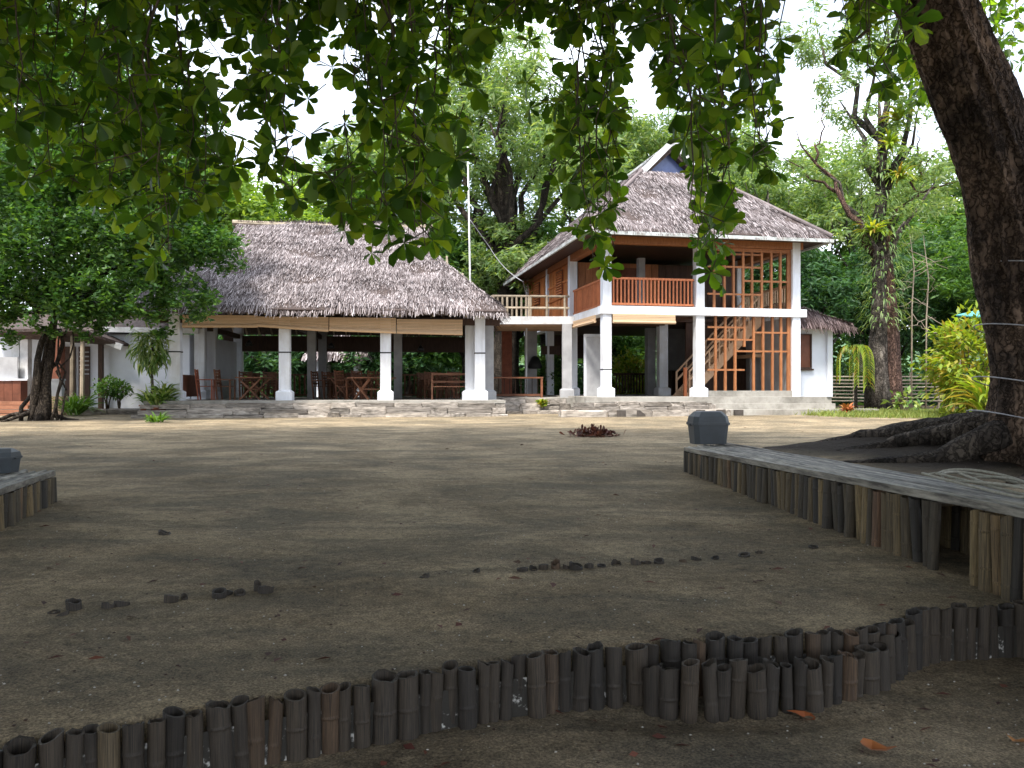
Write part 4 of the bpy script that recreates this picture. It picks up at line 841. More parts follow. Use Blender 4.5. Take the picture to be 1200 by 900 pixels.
def bench(name, label, A, B, wid0, wid1, z0, z1, side, npole, rr, gaps=()):
    """A far end, B near end of the front top edge; deck poles along it, posts below"""
    t = tag(empty(name, ((A[0] + B[0]) / 2, (A[1] + B[1]) / 2, .3)), label, 'bench'); o0 = t.location
    A = Vector((A[0], A[1], z0)); B = Vector((B[0], B[1], z1)); d = B - A
    nrm = Vector((side, 0, 0))
    for i in range(npole):
        f = (i + .5) / npole; a_ = A + nrm * wid0 * f + Vector((0, rr.uniform(-.12, .1) + (.9 * f if side > 0 else 0), rr.uniform(-.006, .006))); b_ = B + nrm * wid1 * f + Vector((0, 0, rr.uniform(-.006, .006)))
        r = .026 * rr.uniform(.72, 1.2); n = 7; pts = []; rad = []
        for k in range(n + 1):
            q = a_.lerp(b_, k / n) + Vector((rr.uniform(-.008, .008), 0, rr.uniform(-.006, .006))); pts.append(q - o0 - Vector((0, 0, r))); rad.append(r * (1.06 if k % 2 else 1))
        MB().tube(pts, rad, 7).build('deck_pole', M['bamboo_deck'], t, True)
    # edge board
    MB().bar(A - o0 + Vector((-side * .03, 0, -.03)), B - o0 + Vector((-side * .03, 0, -.03)), .05, .055).build('edge_pole', M['bamboo_deck'], t)
    L_ = d.length; pos = .03
    while pos < L_:
        r = rr.uniform(.034, .052); pos += r; f = pos / L_
        if f > 1: break
        if any(g0 < f < g1 for g0, g1 in gaps): pos += r; continue
        q = A.lerp(B, f); o = cane(t, q.x - side * .03 + rr.uniform(-.012, .012), q.y, q.z - .062 + rr.uniform(-.012, .0), r, CANES_P, 'bamboo_post', .05, rr); o.location -= o0
        pos += r + rr.uniform(0, .02)
    # cross bearers and far end posts
    for f in (.03, .25, .5, .75, .97):
        q = A.lerp(B, f); w_ = wid0 + (wid1 - wid0) * f; MB().tube([q - o0 + Vector((side * .04, 0, -.10)), q - o0 + Vector((side * w_, .15, -.10))], .035, 7).build('bearer', M['bamboo_post'], t)
        o = cane(t, q.x + side * (w_ - .05), q.y + .1, q.z - .12, .05, CANES_P, 'bamboo_post', .02, rr); o.location -= o0
    pos = .1
    while pos < L_:
        f = pos / L_; q = A.lerp(B, f); w_ = wid0 + (wid1 - wid0) * f
        o = cane(t, q.x + side * (w_ - .02), q.y + .2 * (1 - f), q.z - .13, .05, CANES_P, 'bamboo_post', .03, rr); o.location -= o0; pos += .098
    k = 0
    while k < wid0: 
        o = cane(t, A.x + side * k, A.y + (k * .9 / wid0 * 1 if side > 0 else 0) + .0, z0 - .07, .045, CANES_P, 'bamboo_post', .03, rr); o.location -= o0; k += .1
    return t
rr = random.Random(5)
Lb = (2.99, 3.95); Af = P(806, 524, 11.15)
bR = bench('bamboo_bench', 'long low bamboo deck bench with palisade front running to the grey bin', (Af.x, 11.15), Lb, .78, .42, .71, .84, 1, 13, rr, gaps=((.752, .762), (.792, .832)))
bL = bench('bamboo_bench', 'short grey bamboo deck bench end with upright posts, opposite the long bench', (-4.74, 8.5), (-3.95, 5.6), 1.6, 1.6, .66, .68, -1, 26, rr)
MB().tube([(2.42 - bR.location.x, 9.0 - 7.55, -.05), (2.42 - bR.location.x, 9.0 - 7.55, .38)], .05, 9).build('stub_post', M['terracotta'], bR) if False else None
# rope on the bench
rp = []
for k in range(90):
    t = k / 89; an = t * 2 * math.pi * 3.4; rx = .22 + .10 * math.sin(t * 7); ry = .55 + .2 * math.cos(t * 5)
    rp.append(Vector((3.02 + rx * math.cos(an) * .8 + .05 * t, 5.25 + ry * math.sin(an), .875 + .035 * abs(math.sin(an * 1.3 + 1)) + .03 * t)))
rp += [Vector((3.0, 4.6, .87)), Vector((3.05, 4.1, .86))]
ro = MB().tube(rp, .009, 6).build('rope', M['rope'], None, True); tag(ro, 'loosely coiled pale rope lying on the long bamboo bench', 'rope')

# bins with swing lids
def make_bin(label, x, y, z, sx=.53, sy=.40, h=.46, rz=0):
    t = tag(empty('waste_bin', (x, y, z), rz), label, 'bin'); b = MB()
    def loop(w, d, z, c=.06): return [(-w + c, -d, z), (w - c, -d, z), (w, -d + c, z), (w, d - c, z), (w - c, d, z), (-w + c, d, z), (-w, d - c, z), (-w, -d + c, z)]
    def loft(ls):
        m = MB(); vs = sum(ls, []); n = 8; fs = [(k * n + j, k * n + (j + 1) % n, (k + 1) * n + (j + 1) % n, (k + 1) * n + j) for k in range(len(ls) - 1) for j in range(n)]
        fs += [tuple(range(n - 1, -1, -1)), tuple((len(ls) - 1) * n + j for j in range(n))]; return m.add(vs, fs)
    w, d = sx / 2, sy / 2
    bd = loft([loop(w * .86, d * .86, 0), loop(w * .95, d * .95, h * .58)]).build('body', M['bin'], t)
    loft([loop(w * 1.02, d * 1.02, h * .581), loop(w * 1.02, d * 1.02, h * .66)]).build('rim', M['bin'], t)
    lid = loft([loop(w * .98, d * .98, h * .661), loop(w * .93, d * .9, h * .84), loop(w * .74, d * .55, h * .98), loop(w * .68, d * .45, h)]).build('lid', M['bin'], t)
    MB().box(-w * .5, w * .5, -d * .93, -d * .80, h * .70, h * .80).build('flap', M['bin'], lid)
    for s in (-1, 1): MB().box(s * w * 1.0 - .02, s * w * 1.0 + .02, -.05, .05, h * .56, h * .62).build('handle', M['bin'], t)
    return t
pb_ = P(828, 521, 11.75)
make_bin('grey plastic swing-lid bin at the far end of the long bamboo bench', pb_.x + .02, 11.75, .716, rz=.1)
pb_ = P(2, 548, 8.9); make_bin('grey plastic bin cut by the picture edge on the short bench', -5.1, 8.25, .665, .34, .3, .24)

# ------------------------------------------------------------------ trees
def limb(b, p, q, r0, r1, n=7, segs=5, wob=.12, rr=random, sag=0):
    p = Vector(p); q = Vector(q); L_ = (q - p).length; pts = []; rad = []
    for k in range(segs + 1):
        t = k / segs; o = Vector((rr.uniform(-1, 1), rr.uniform(-1, 1), rr.uniform(-.6, .6))) * wob * L_ * .18 * math.sin(math.pi * t)
        pts.append(p.lerp(q, t) + o - Vector((0, 0, sag * math.sin(math.pi * t) * L_))); rad.append(r0 + (r1 - r0) * t)
    b.tube(pts, rad, n); return pts
def tree(name, label, base, h, tr, clumps, nleaf, lsize, leafm, barkm, cat='tree', group=None, seed=0, shape=LEAF_DIA, asp=.45, lean=(0, 0), spread=1.0, up=.5, droop=0.0, trunk_top=.75, fmin=.35):
    """clumps: list of (x, y, z, rx, rz) relative to base"""
    rr = random.Random(seed); rg = np.random.default_rng(seed); t = tag(empty(name, base), label, cat, group)
    b = MB(); top = Vector((lean[0], lean[1], h * trunk_top)); tp = []
    n = 7; rad = []
    for k in range(n + 1):
        f = k / n; tp.append(Vector((top.x * f, top.y * f, -.25 + (top.z + .25) * f)) + Vector((rr.uniform(-1, 1), rr.uniform(-1, 1), 0)) * tr * .35 * math.sin(math.pi * f)); rad.append(tr * (1.45 if k == 0 else 1.1 if k == 1 else 1 - .9 * f ** 1.3))
    b.tube(tp, rad, 10, jit=.05, seed=seed)
    for c in clumps:
        f = min(.98, max(fmin, c[2] / h * .7)); i = int(round(f * n)); st_ = tp[min(i, n)]
        limb(b, st_, (c[0], c[1], c[2]), tr * .38, tr * .07, 6, 4, .5, rr)
    b.build('trunk', barkm, t, True)
    wts = np.array([c[3] ** 2 * c[4] for c in clumps]); wts = wts / wts.sum(); cnt = (wts * nleaf).astype(int)
    C = []
    for c, m_ in zip(clumps, cnt):
        k = max(3, int(m_ / 55)); sc = rnd_dirs(k) * (rg.uniform(.25, 1, (k, 1)) ** .6); sc = sc * np.array([c[3], c[3], c[4]]) + np.array(c[:3])
        w_ = rg.integers(0, k, m_); C.append(sc[w_] + rg.normal(0, .2 * spread, (m_, 3)) * np.array([c[3], c[3], c[4]]) * .62)
    C = np.concatenate(C); m_ = len(C); D = rg.normal(size=(m_, 3)); D[:, 2] = D[:, 2] * .5 - droop; Nn = rg.normal(size=(m_, 3)) * .6 + np.array([0, 0, up])
    ls = lsize * rg.uniform(.7, 1.3, m_)
    tag(link('crown', leaf_mesh('crown', C, D, Nn, ls, ls * asp, shape, leafm), None, t), kind='stuff'); return t
def ball(cx, cy, cz, R_, n, seed, rx=1, rz=.8):
    rr = random.Random(seed); out = []
    for k in range(n):
        a_ = rr.uniform(0, 6.28); u = rr.uniform(-.8, 1); q = rr.uniform(.35, .85)
        out.append((cx + math.cos(a_) * math.sqrt(1 - u * u) * R_ * q * rx, cy + math.sin(a_) * math.sqrt(1 - u * u) * R_ * q, cz + u * R_ * q * rz, R_ * rr.uniform(.3, .48), R_ * rr.uniform(.25, .4)))
    return out

# the big leaning tree on the right: trunk
BT = tag(empty('beach_almond_tree', (7.15, 11.3, gz(7.15, 11.3) - .3)), 'huge leaning broad-leaved tree with furrowed trunk overhanging the sand', 'tree'); bo = BT.location
def big_tube(path, n, nl, seed, flare=0, rough=.05):
    """path [(x,y,z,r)], resampled with bark furrows"""
    pts = np.array(path, float); d = np.concatenate([[0], np.cumsum(np.linalg.norm(np.diff(pts[:, :3], axis=0), axis=1))]); u = np.linspace(0, d[-1], nl)
    S_ = np.stack([np.interp(u, d, pts[:, i]) for i in range(4)], -1)
    for _ in range(3): S_[1:-1] = (S_[:-2] + 2 * S_[1:-1] + S_[2:]) / 4
    T = np.gradient(S_[:, :3], axis=0); T = norm(T); A = norm(np.cross(T, np.array([0.05, 1, 0.02]))); B_ = np.cross(T, A)
    rg = np.random.default_rng(seed); ph = np.linspace(0, 2 * np.pi, n, endpoint=False); Vv = []
    ks = [(3, .04), (5, .05), (8, .035), (13, .03), (21, .022), (34, .018)]; p0 = rg.uniform(0, 6.28, 8)
    for i in range(nl):
        f = u[i]; m_ = np.ones(n)
        for (k, a_), q in zip(ks, p0): m_ += a_ * np.sin(k * ph + q + .35 * f * (1 + k * .06) + .5 * np.sin(f * 1.7 + k))
        if flare: fl = math.exp(-max(0, S_[i, 2] - .3) / .55); m_ += flare * fl * (.55 + .45 * np.sin(5 * ph + 1.1) + .2 * np.sin(8 * ph)) 
        m_ += rg.normal(0, rough * .18, n) + .05 * math.sin(f * 2.3 + 1)
        Vv.append(S_[i, :3] + (A[i][None] * np.cos(ph)[:, None] + B_[i][None] * np.sin(ph)[:, None]) * (S_[i, 3] * m_)[:, None])
    Vv = np.concatenate(Vv); ii = np.arange(nl - 1)[:, None] * n; jj = np.arange(n)[None]; j2 = (jj + 1) % n
    Fc = np.stack([ii + jj, ii + j2, ii + n + j2, ii + n + jj], -1).reshape(-1); return Vv, Fc
trunk_path = [(7.15, 11.3, 0, .70), (7.15, 11.3, .6, .62), (7.12, 11.3, 1.67, .54), (7.0, 11.3, 2.6, .53), (6.94, 11.3, 3.1, .56), (6.84, 11.3, 3.8, .57), (6.42, 11.25, 5.0, .46), (6.02, 11.2, 5.9, .43), (5.58, 11.1, 6.8, .46), (5.0, 10.8, 8.2, .48), (4.3, 10.2, 9.6, .42)]
v1, f1 = big_tube(trunk_path, 110, 200, 5, flare=.55)
v2, f2 = big_tube([(6.85, 11.4, 3.5, .42), (7.1, 11.45, 4.35, .46), (7.7, 11.5, 4.85, .42), (8.9, 11.5, 5.6, .42), (10.4, 11.5, 7.0, .3)], 40, 50, 6)
Vt = np.concatenate([v1, v2]) - np.array(bo); Ft = np.concatenate([f1, f2 + len(v1)])
# broken-off branch knob on the left side
link('trunk', np_mesh('trunk', Vt, Ft, 4, M['bark_big'], True), None, BT)
rootb = MB(); rr = random.Random(12)
for k, (pts, r) in enumerate([([(6.8, 11.6, .95), (6.3, 12.5, .85), (5.4, 13.2, .62), (4.2, 13.6, .42), (3.2, 13.9, .36)], .26), ([(6.7, 11.4, 1.0), (6.1, 12.1, .78), (5.2, 12.5, .50), (4.0, 12.7, .36)], .22), ([(6.6, 11.1, .9), (5.8, 11.3, .50), (4.9, 11.6, .40), (3.8, 11.9, .34)], .22), ([(6.9, 10.8, .8), (6.4, 10.1, .42), (5.6, 9.5, .34)], .2), ([(7.3, 10.7, .8), (7.4, 9.8, .42), (7.2, 8.8, .32)], .22)]):
    q = []
    for i, p_ in enumerate(pts): q.append(Vector(p_) - bo)
    f = []; 
    for i in range(len(q) - 1):
        for s in range(5): f.append(q[i].lerp(q[i + 1], s / 5) + Vector((rr.uniform(-.03, .03), rr.uniform(-.03, .03), rr.uniform(-.02, .02))))
    rootb.tube(f, [r * (1 - .8 * i / len(f)) * rr.uniform(.92, 1.08) for i in range(len(f))], 12, jit=.06, seed=k)
rootb.build('root', M['bark_dark'], BT, True)
limbs = MB(); rr = random.Random(4); LT = []
lsrc = Vector((4.6, 10.3, 9.3))
for q in [(-9, 9, 9.5), (-4, 5, 8.5), (0, 9.5, 9.5), (1.5, 3.5, 8.2), (-12, 4, 9.5), (5.5, 4, 8.5), (-6, 10.5, 9.2), (2.5, 7, 8.0)]:
    LT += limb(limbs, lsrc - bo, Vector(q) - bo, .24, .06, 8, 8, .8, rr)
limbs.build('limb', M['bark_big'], BT, True)

# foliage: hanging strands of leaf rosettes
ENV = [(-80, 210), (0, 185), (40, 230), (80, 250), (120, 275), (160, 300), (205, 300), (230, 255), (270, 225), (300, 165), (320, 235), (345, 262), (375, 205), (400, 280), (425, 305), (455, 285), (500, 300), (540, 285), (552, 190), (575, 140), (615, 125), (640, 180), (668, 230), (692, 315), (722, 330), (738, 150), (775, 105), (800, 150), (812, 310), (850, 345), (880, 275), (903, 215), (920, 110), (934, 15), (957, -20), (972, 50), (1000, 90), (1040, 105), (1085, 130), (1105, 195), (1125, 150), (1150, 60), (1175, 90), (1200, 115), (1280, 130)]
EX = np.array([a for a, b in ENV]); EY = np.array([b for a, b in ENV])
HOLES = [(150, 45, 12, 12), (120, 120, 9, 12), (215, 20, 12, 10), (440, 40, 10, 12), (500, 60, 9, 9), (420, 170, 12, 16), (690, 60, 10, 20), (820, 60, 10, 14), (870, 150, 10, 16), (30, 130, 10, 10), (262, 72, 24, 26), (300, 55, 16, 20), (368, 128, 30, 42), (385, 60, 16, 24), (345, 20, 18, 14), (235, 45, 14, 12), (408, 118, 16, 22), (285, 150, 22, 22), (592, 70, 26, 34), (600, 150, 40, 44), (560, 180, 14, 40), (755, 150, 26, 90), (640, 70, 18, 40), (947, 60, 26, 120), (190, 60, 10, 12), (80, 60, 14, 14), (70, 85, 12, 10), (480, 150, 10, 16), (540, 110, 14, 20)]
rr = random.Random(21); rg = np.random.default_rng(21)
twig = MB(); C = []; D = []; Nn = []; Ln = []
def in_hole(px, py, k=1.2): return any(((px - a) / (c * k)) ** 2 + ((py - b) / (d * k)) ** 2 < 1 for a, b, c, d in HOLES)
def rosette(p, nl, size, out):
    ax = Vector((rr.uniform(-.5, .5), rr.uniform(-.5, .5), rr.uniform(-1, .6))).normalized() if rr.random() < .6 else Vector((rr.uniform(-1, 1), rr.uniform(-1, 1), -.2)).normalized()
    a_ = ax.orthogonal().normalized(); b_ = ax.cross(a_); ph = rr.uniform(0, 6.28)
    for k in range(nl):
        t = ph + 2 * math.pi * k / nl + rr.uniform(-.3, .3); d = (a_ * math.cos(t) + b_ * math.sin(t)) + ax * rr.uniform(-.1, .9) + Vector((0, 0, -.35))
        C.append(p); D.append(d); Nn.append(ax * -.6 + Vector((rr.uniform(-.4, .4), rr.uniform(-.4, .4), .8 + rr.uniform(-.3, .3)))); Ln.append(size * rr.uniform(.7, 1.2))
ns = 0
for i in range(250):
    px = -60 + (i + rr.random()) * 1330 / 250; Y = rr.uniform(6.2, 10.2) if px < 1050 else rr.uniform(12.4, 15.5)
    if 960 < px < 1050: Y = rr.uniform(6.5, 9.5)
    eb = float(np.interp(px, EX, EY)); bot = eb - abs(rr.gauss(0, 38)) - (0 if rr.random() < .55 else rr.uniform(0, 120))
    sp = .25 * rr.uniform(.85, 1.2); p = P(px, bot, Y); top = EYE + (HZ + 70) / F * Y
    pts = [p.copy()]; x, y = p.x, p.y; z = p.z; amp = rr.uniform(-.12, .12)
    while z < top:
        qx = x + rr.gauss(0, .14); qy = y + rr.gauss(0, .14); cpx = 600 + F * qx / qy; cpy = HZ - (z - EYE) * F / qy
        lim = float(np.interp(cpx, EX, EY))
        if not (in_hole(cpx, cpy) and rr.random() < .93) and cpy < lim + 12:
            rosette(Vector((qx, qy, z)), rr.randint(5, 9), rr.uniform(.14, .215), None); ns += 1
            twig.tube([(x, y, z + .12), (qx, qy, z)], [.006, .004], 4, False)
        z += sp * rr.uniform(.6, 1.3); x += rr.gauss(0, .05) + amp * .1; y += rr.gauss(0, .03); pts.append(Vector((x, y, z)))
    if len(pts) > 1:
        if not (in_hole(px, bot)): 
            run = []
            for k_, p_ in enumerate(pts):
                if in_hole(600 + F * p_.x / p_.y, HZ - (p_.z - EYE) * F / p_.y, 1.05):
                    if len(run) > 1: twig.tube(run, [min(.011, .003 + .001 * q_) for q_ in range(len(run))], 5, False)
                    run = []
                else: run.append(p_)
            if len(run) > 1: twig.tube(run, [min(.011, .003 + .001 * q_) for q_ in range(len(run))], 5, False)
C = np.array([tuple(v) for v in C]); D = np.array([tuple(v) for v in D]); Nn = np.array([tuple(v) for v in Nn]); Ln = np.array(Ln)
bov = np.array(bo)
tw = twig.build('twig', M['twig'], BT); tw.location = -bo; tag(tw, kind='stuff')
# the 300 leaves that show largest are objects of their own
pxs = 600 + F * C[:, 0] / C[:, 1]; pys = HZ - (C[:, 2] - EYE) * F / C[:, 1]
low = np.interp(pxs, EX, EY) - pys
score = Ln / C[:, 1] - np.where((pys < 20) | (pxs < 0) | (pxs > 1200), 9, 0) - np.clip(low, 0, 200) * .00008
big = np.argsort(-score)[:300]; rest = np.setdiff1d(np.arange(len(C)), big)
LM = []
for k in range(4):
    T = LEAF_BIG[0].copy(); T[:, 2] *= (.4, 1, 1.6, 2.2)[k]; T[:, 2] -= (0, .12, .05, .2)[k] * T[:, 0] ** 2
    m_ = bpy.data.meshes.new('leaf'); m_.from_pydata([(a_, b_ * .56, c_) for a_, b_, c_ in T.tolist()], [], [tuple(dict.fromkeys(f)) for f in LEAF_BIG[1].tolist()]); m_.materials.append(M['leaf_fg']); m_.polygons.foreach_set('use_smooth', [True] * len(m_.polygons)); LM.append(m_)
for j, i in enumerate(big):
    d = Vector(D[i]).normalized(); n_ = Vector(Nn[i]); s = d.cross(n_).normalized(); n_ = s.cross(d)
    o = link('leaf', LM[j % 4], None, BT); mt = Matrix((( d.x, s.x, n_.x), (d.y, s.y, n_.y), (d.z, s.z, n_.z))).to_4x4() @ Matrix.Scale(float(Ln[i]), 4)
    mt.translation = Vector(C[i]) - bo; o.matrix_local = mt
lv = leaf_mesh('foliage', C[rest] - bov, D[rest], Nn[rest], Ln[rest], Ln[rest] * rg.uniform(.46, .64, len(rest)), LEAF_BIG, M['leaf_fg']); lv.polygons.foreach_set('use_smooth', [True] * len(lv.polygons))
tag(link('foliage', lv, None, BT), kind='stuff')
# the rest of the wide crown overhead, plus an added unseen rim of leaves
n = 175000; X = rg.uniform(-19, 11, n); Y = rg.uniform(-10, 18.5, n); Z = np.maximum(7.2 + rg.gamma(2, .7, n), 2.0 + .469 * np.clip(Y, 0, 99) + rg.gamma(1.5, .6, n))
edge = ((X + 4) / 15) ** 2 + (np.where(Y > 2, (Y - 2) / 13.2, (Y - 2) / 12.2)) ** 2; keep = edge < 1 + rg.normal(0, .08, n)
C2 = np.stack([X, Y, Z], -1)[keep]
nr = 34000; an = rg.uniform(0, 6.28, nr); rq = 1 + rg.normal(0, .06, nr); XR = -4 + 15 * np.cos(an) * rq; YR = 2 + 12.2 * np.sin(an) * rq; ZR = 1.6 + 8 * rg.uniform(0, 1, nr) ** .8  # added drooping leaf rim beside and behind the camera, blocks low sky light
ZR = np.where(YR < 0, ZR + 2.6, ZR); kr = (YR < 2) | ((np.abs(XR) > .75 * YR + 2) & (XR < 0)) ; C2 = np.concatenate([C2, np.stack([XR, YR, ZR], -1)[kr]]); m_ = len(C2)
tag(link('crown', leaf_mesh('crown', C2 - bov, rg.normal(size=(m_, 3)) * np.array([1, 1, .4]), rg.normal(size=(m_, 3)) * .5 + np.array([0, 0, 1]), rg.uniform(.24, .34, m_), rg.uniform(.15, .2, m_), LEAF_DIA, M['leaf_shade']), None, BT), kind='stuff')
# wires round the trunk
for k, (z, r, ti) in enumerate([(3.1, .60, .1), (2.25, .60, .12), (1.5, .62, .16), (1.0, .68, .2)]):
    pts = []
    for j in range(29):
        t = j / 28 * 2 * math.pi * .999; pts.append(Vector((7.03 + (r + .02) * math.cos(t) * 1.04, 11.3 + (r + .02) * math.sin(t) * 1.04, z - ti * math.cos(t))))
    tag(MB().tube(pts, .009, 5).build('cable', M['cable'], None, True), ('topmost', 'second highest', 'third highest', 'lowest, most slanting')[k] + ' pale cable looped round the huge furrowed trunk', 'cable', 'cables tied round the big trunk')

# left tree with small dark leaves
pt = P(48, 492, 23.4)
LTR = []
for px, py, Y, r in [(20, 120, 23.5, 1.6), (80, 100, 23.8, 1.5), (140, 130, 24, 1.5), (40, 200, 22.6, 1.5), (110, 200, 22.8, 1.5), (180, 190, 23.4, 1.4), (225, 230, 23.6, 1.2), (60, 280, 22.4, 1.3), (130, 280, 22.3, 1.3), (200, 280, 22.8, 1.3), (245, 290, 23.2, 1.0), (20, 330, 23.2, 1.3), (90, 345, 22.6, 1.2), (160, 350, 22.6, 1.1), (215, 345, 23, 1.0), (185, 372, 22.8, .6), (-30, 250, 23, 1.5), (-20, 340, 23, 1.3), (0, 375, 23, .8), (60, 372, 22.8, .8), (105, 375, 22.8, .7), (110, 60, 25, 1.5), (200, 140, 25, 1.4), (30, 40, 25, 1.6)]:
    q = P(px, py, Y); LTR.append((q.x - pt.x, q.y - 23.4, q.z - gz(pt.x, 23.4), r, r * .8))
t = tree('shade_tree', 'dark small-leaved tree with leaning bunched stems before the bungalow', (pt.x, 23.4, gz(pt.x, 23.4)), 6, .19, LTR, 70000, .16, M['leaf_dark'], M['bark_dark'], seed=31, lean=(.6, 0), asp=.5, up=.7, fmin=.7)
b = MB(); rr = random.Random(6)
for dx, dy, tx, r in ((-.5, -.1, .3, .05), (-.3, .1, .4, .08), (-.2, -.1, .25, .1), (.05, .1, .5, .07), (.3, -.05, .75, .035), (.42, .1, .5, .03), (.55, 0, .9, .025)): limb(b, (dx, dy, -.1), (tx, dy * .5, 2.6), r * 1.3, r * .7, 7, 6, .5, rr)
for a_ in (-2.9, -2.5, -2.0, .3, .8): limb(b, (-.2, 0, .25), (-.2 + math.cos(a_) * 1.2, math.sin(a_) * .8, .0), .08, .03, 6, 4, .4, rr)
b.build('stem', M['bark_dark'], t, True)

# right tree with twin trunk, climbers and epiphytes
q = P(1030, 472, 29.5); rt = []
for px, py, Y, r in [(1030, 60, 29, 1.6), (985, 120, 30, 1.3), (1075, 130, 29, 1.4), (1030, 180, 29, 1.0), (960, 200, 30, 1.1), (1095, 215, 29, 1.3), (1010, 260, 29, 1.1), (1060, 260, 28.6, 1.0), (1040, 20, 30, 1.7), (960, 40, 31, 1.5), (1090, 50, 30, 1.4)]:
    p = P(px, py, Y); rt.append((p.x - q.x, p.y - 29.5, p.z - .6, r, r * .8))
TR = tree('forest_tree', 'tall pale-leaved tree with dark twin trunk on the grass beside the annex', (q.x, 29.5, .62), 12, .36, rt, 9000, .26, M['leaf_pale'], M['bark_grey'], seed=41, asp=.24, droop=.5, trunk_top=.95)
b = MB(); b.tube([(.55, .1, -.2), (.5, .1, 1.0), (.42, .05, 3), (.3, 0, 5.2), (.1, 0, 7)], [.44, .36, .32, .22, .05], 10, jit=.05); 
for (p0_, p1_, r0_, sd_) in (((0, 0, 5.5), (-2.9, .2, 10.2), .15, 2), ((.2, 0, 6), (2.2, .2, 9.4), .11, 3), ((-1.5, .1, 7.9), (-3.4, .3, 9.2), .06, 4), ((-2.2, .15, 9.0), (-1.8, .2, 11), .05, 5), ((1.3, .1, 7.8), (2.9, .1, 8.3), .05, 6), ((1.6, .1, 8.4), (1.5, .2, 10.2), .05, 7)): limb(b, p0_, p1_, r0_, .012, 7, 8, .5, random.Random(sd_))
b.build('second_trunk', M['bark_red'], TR, True)
rg2 = np.random.default_rng(8)
k = 1100; zz = rg2.uniform(3.0, 9.5, k); an = rg2.uniform(0, 6.28, k); Cc = np.stack([.15 + .5 * np.cos(an) * rg2.uniform(.7, 1.6, k), .5 * np.sin(an), zz], -1)
tag(link('climber', leaf_mesh('climber', Cc, np.stack([np.cos(an), np.sin(an), rg2.uniform(-1, .1, k)], -1), np.stack([np.cos(an) * .4, np.sin(an) * .4, np.ones(k)], -1), rg2.uniform(.18, .42, k), rg2.uniform(.025, .055, k), LEAF_STRAP, M['leaf_pale']), None, TR), kind='stuff')
C = []; D = []
for zc, ac, xx in ((8.2, 2.0, .55), (9.3, 3.2, .2), (6.3, 4.6, -.4), (10.3, 1.0, .5)):
    for j in range(45): 
        u = rnd_dirs(1)[0]; C.append((xx, -.4, zc)); D.append((u[0], u[1] - .3, abs(u[2]) * .8 - .1))
C = np.array(C); D = np.array(D)
tag(link('fern', leaf_mesh('fern', C, D, np.tile((0, 0, 1.0), (len(C), 1)), .75, .09, LEAF_STRAP, M['leaf_lime']), None, TR), kind='stuff')

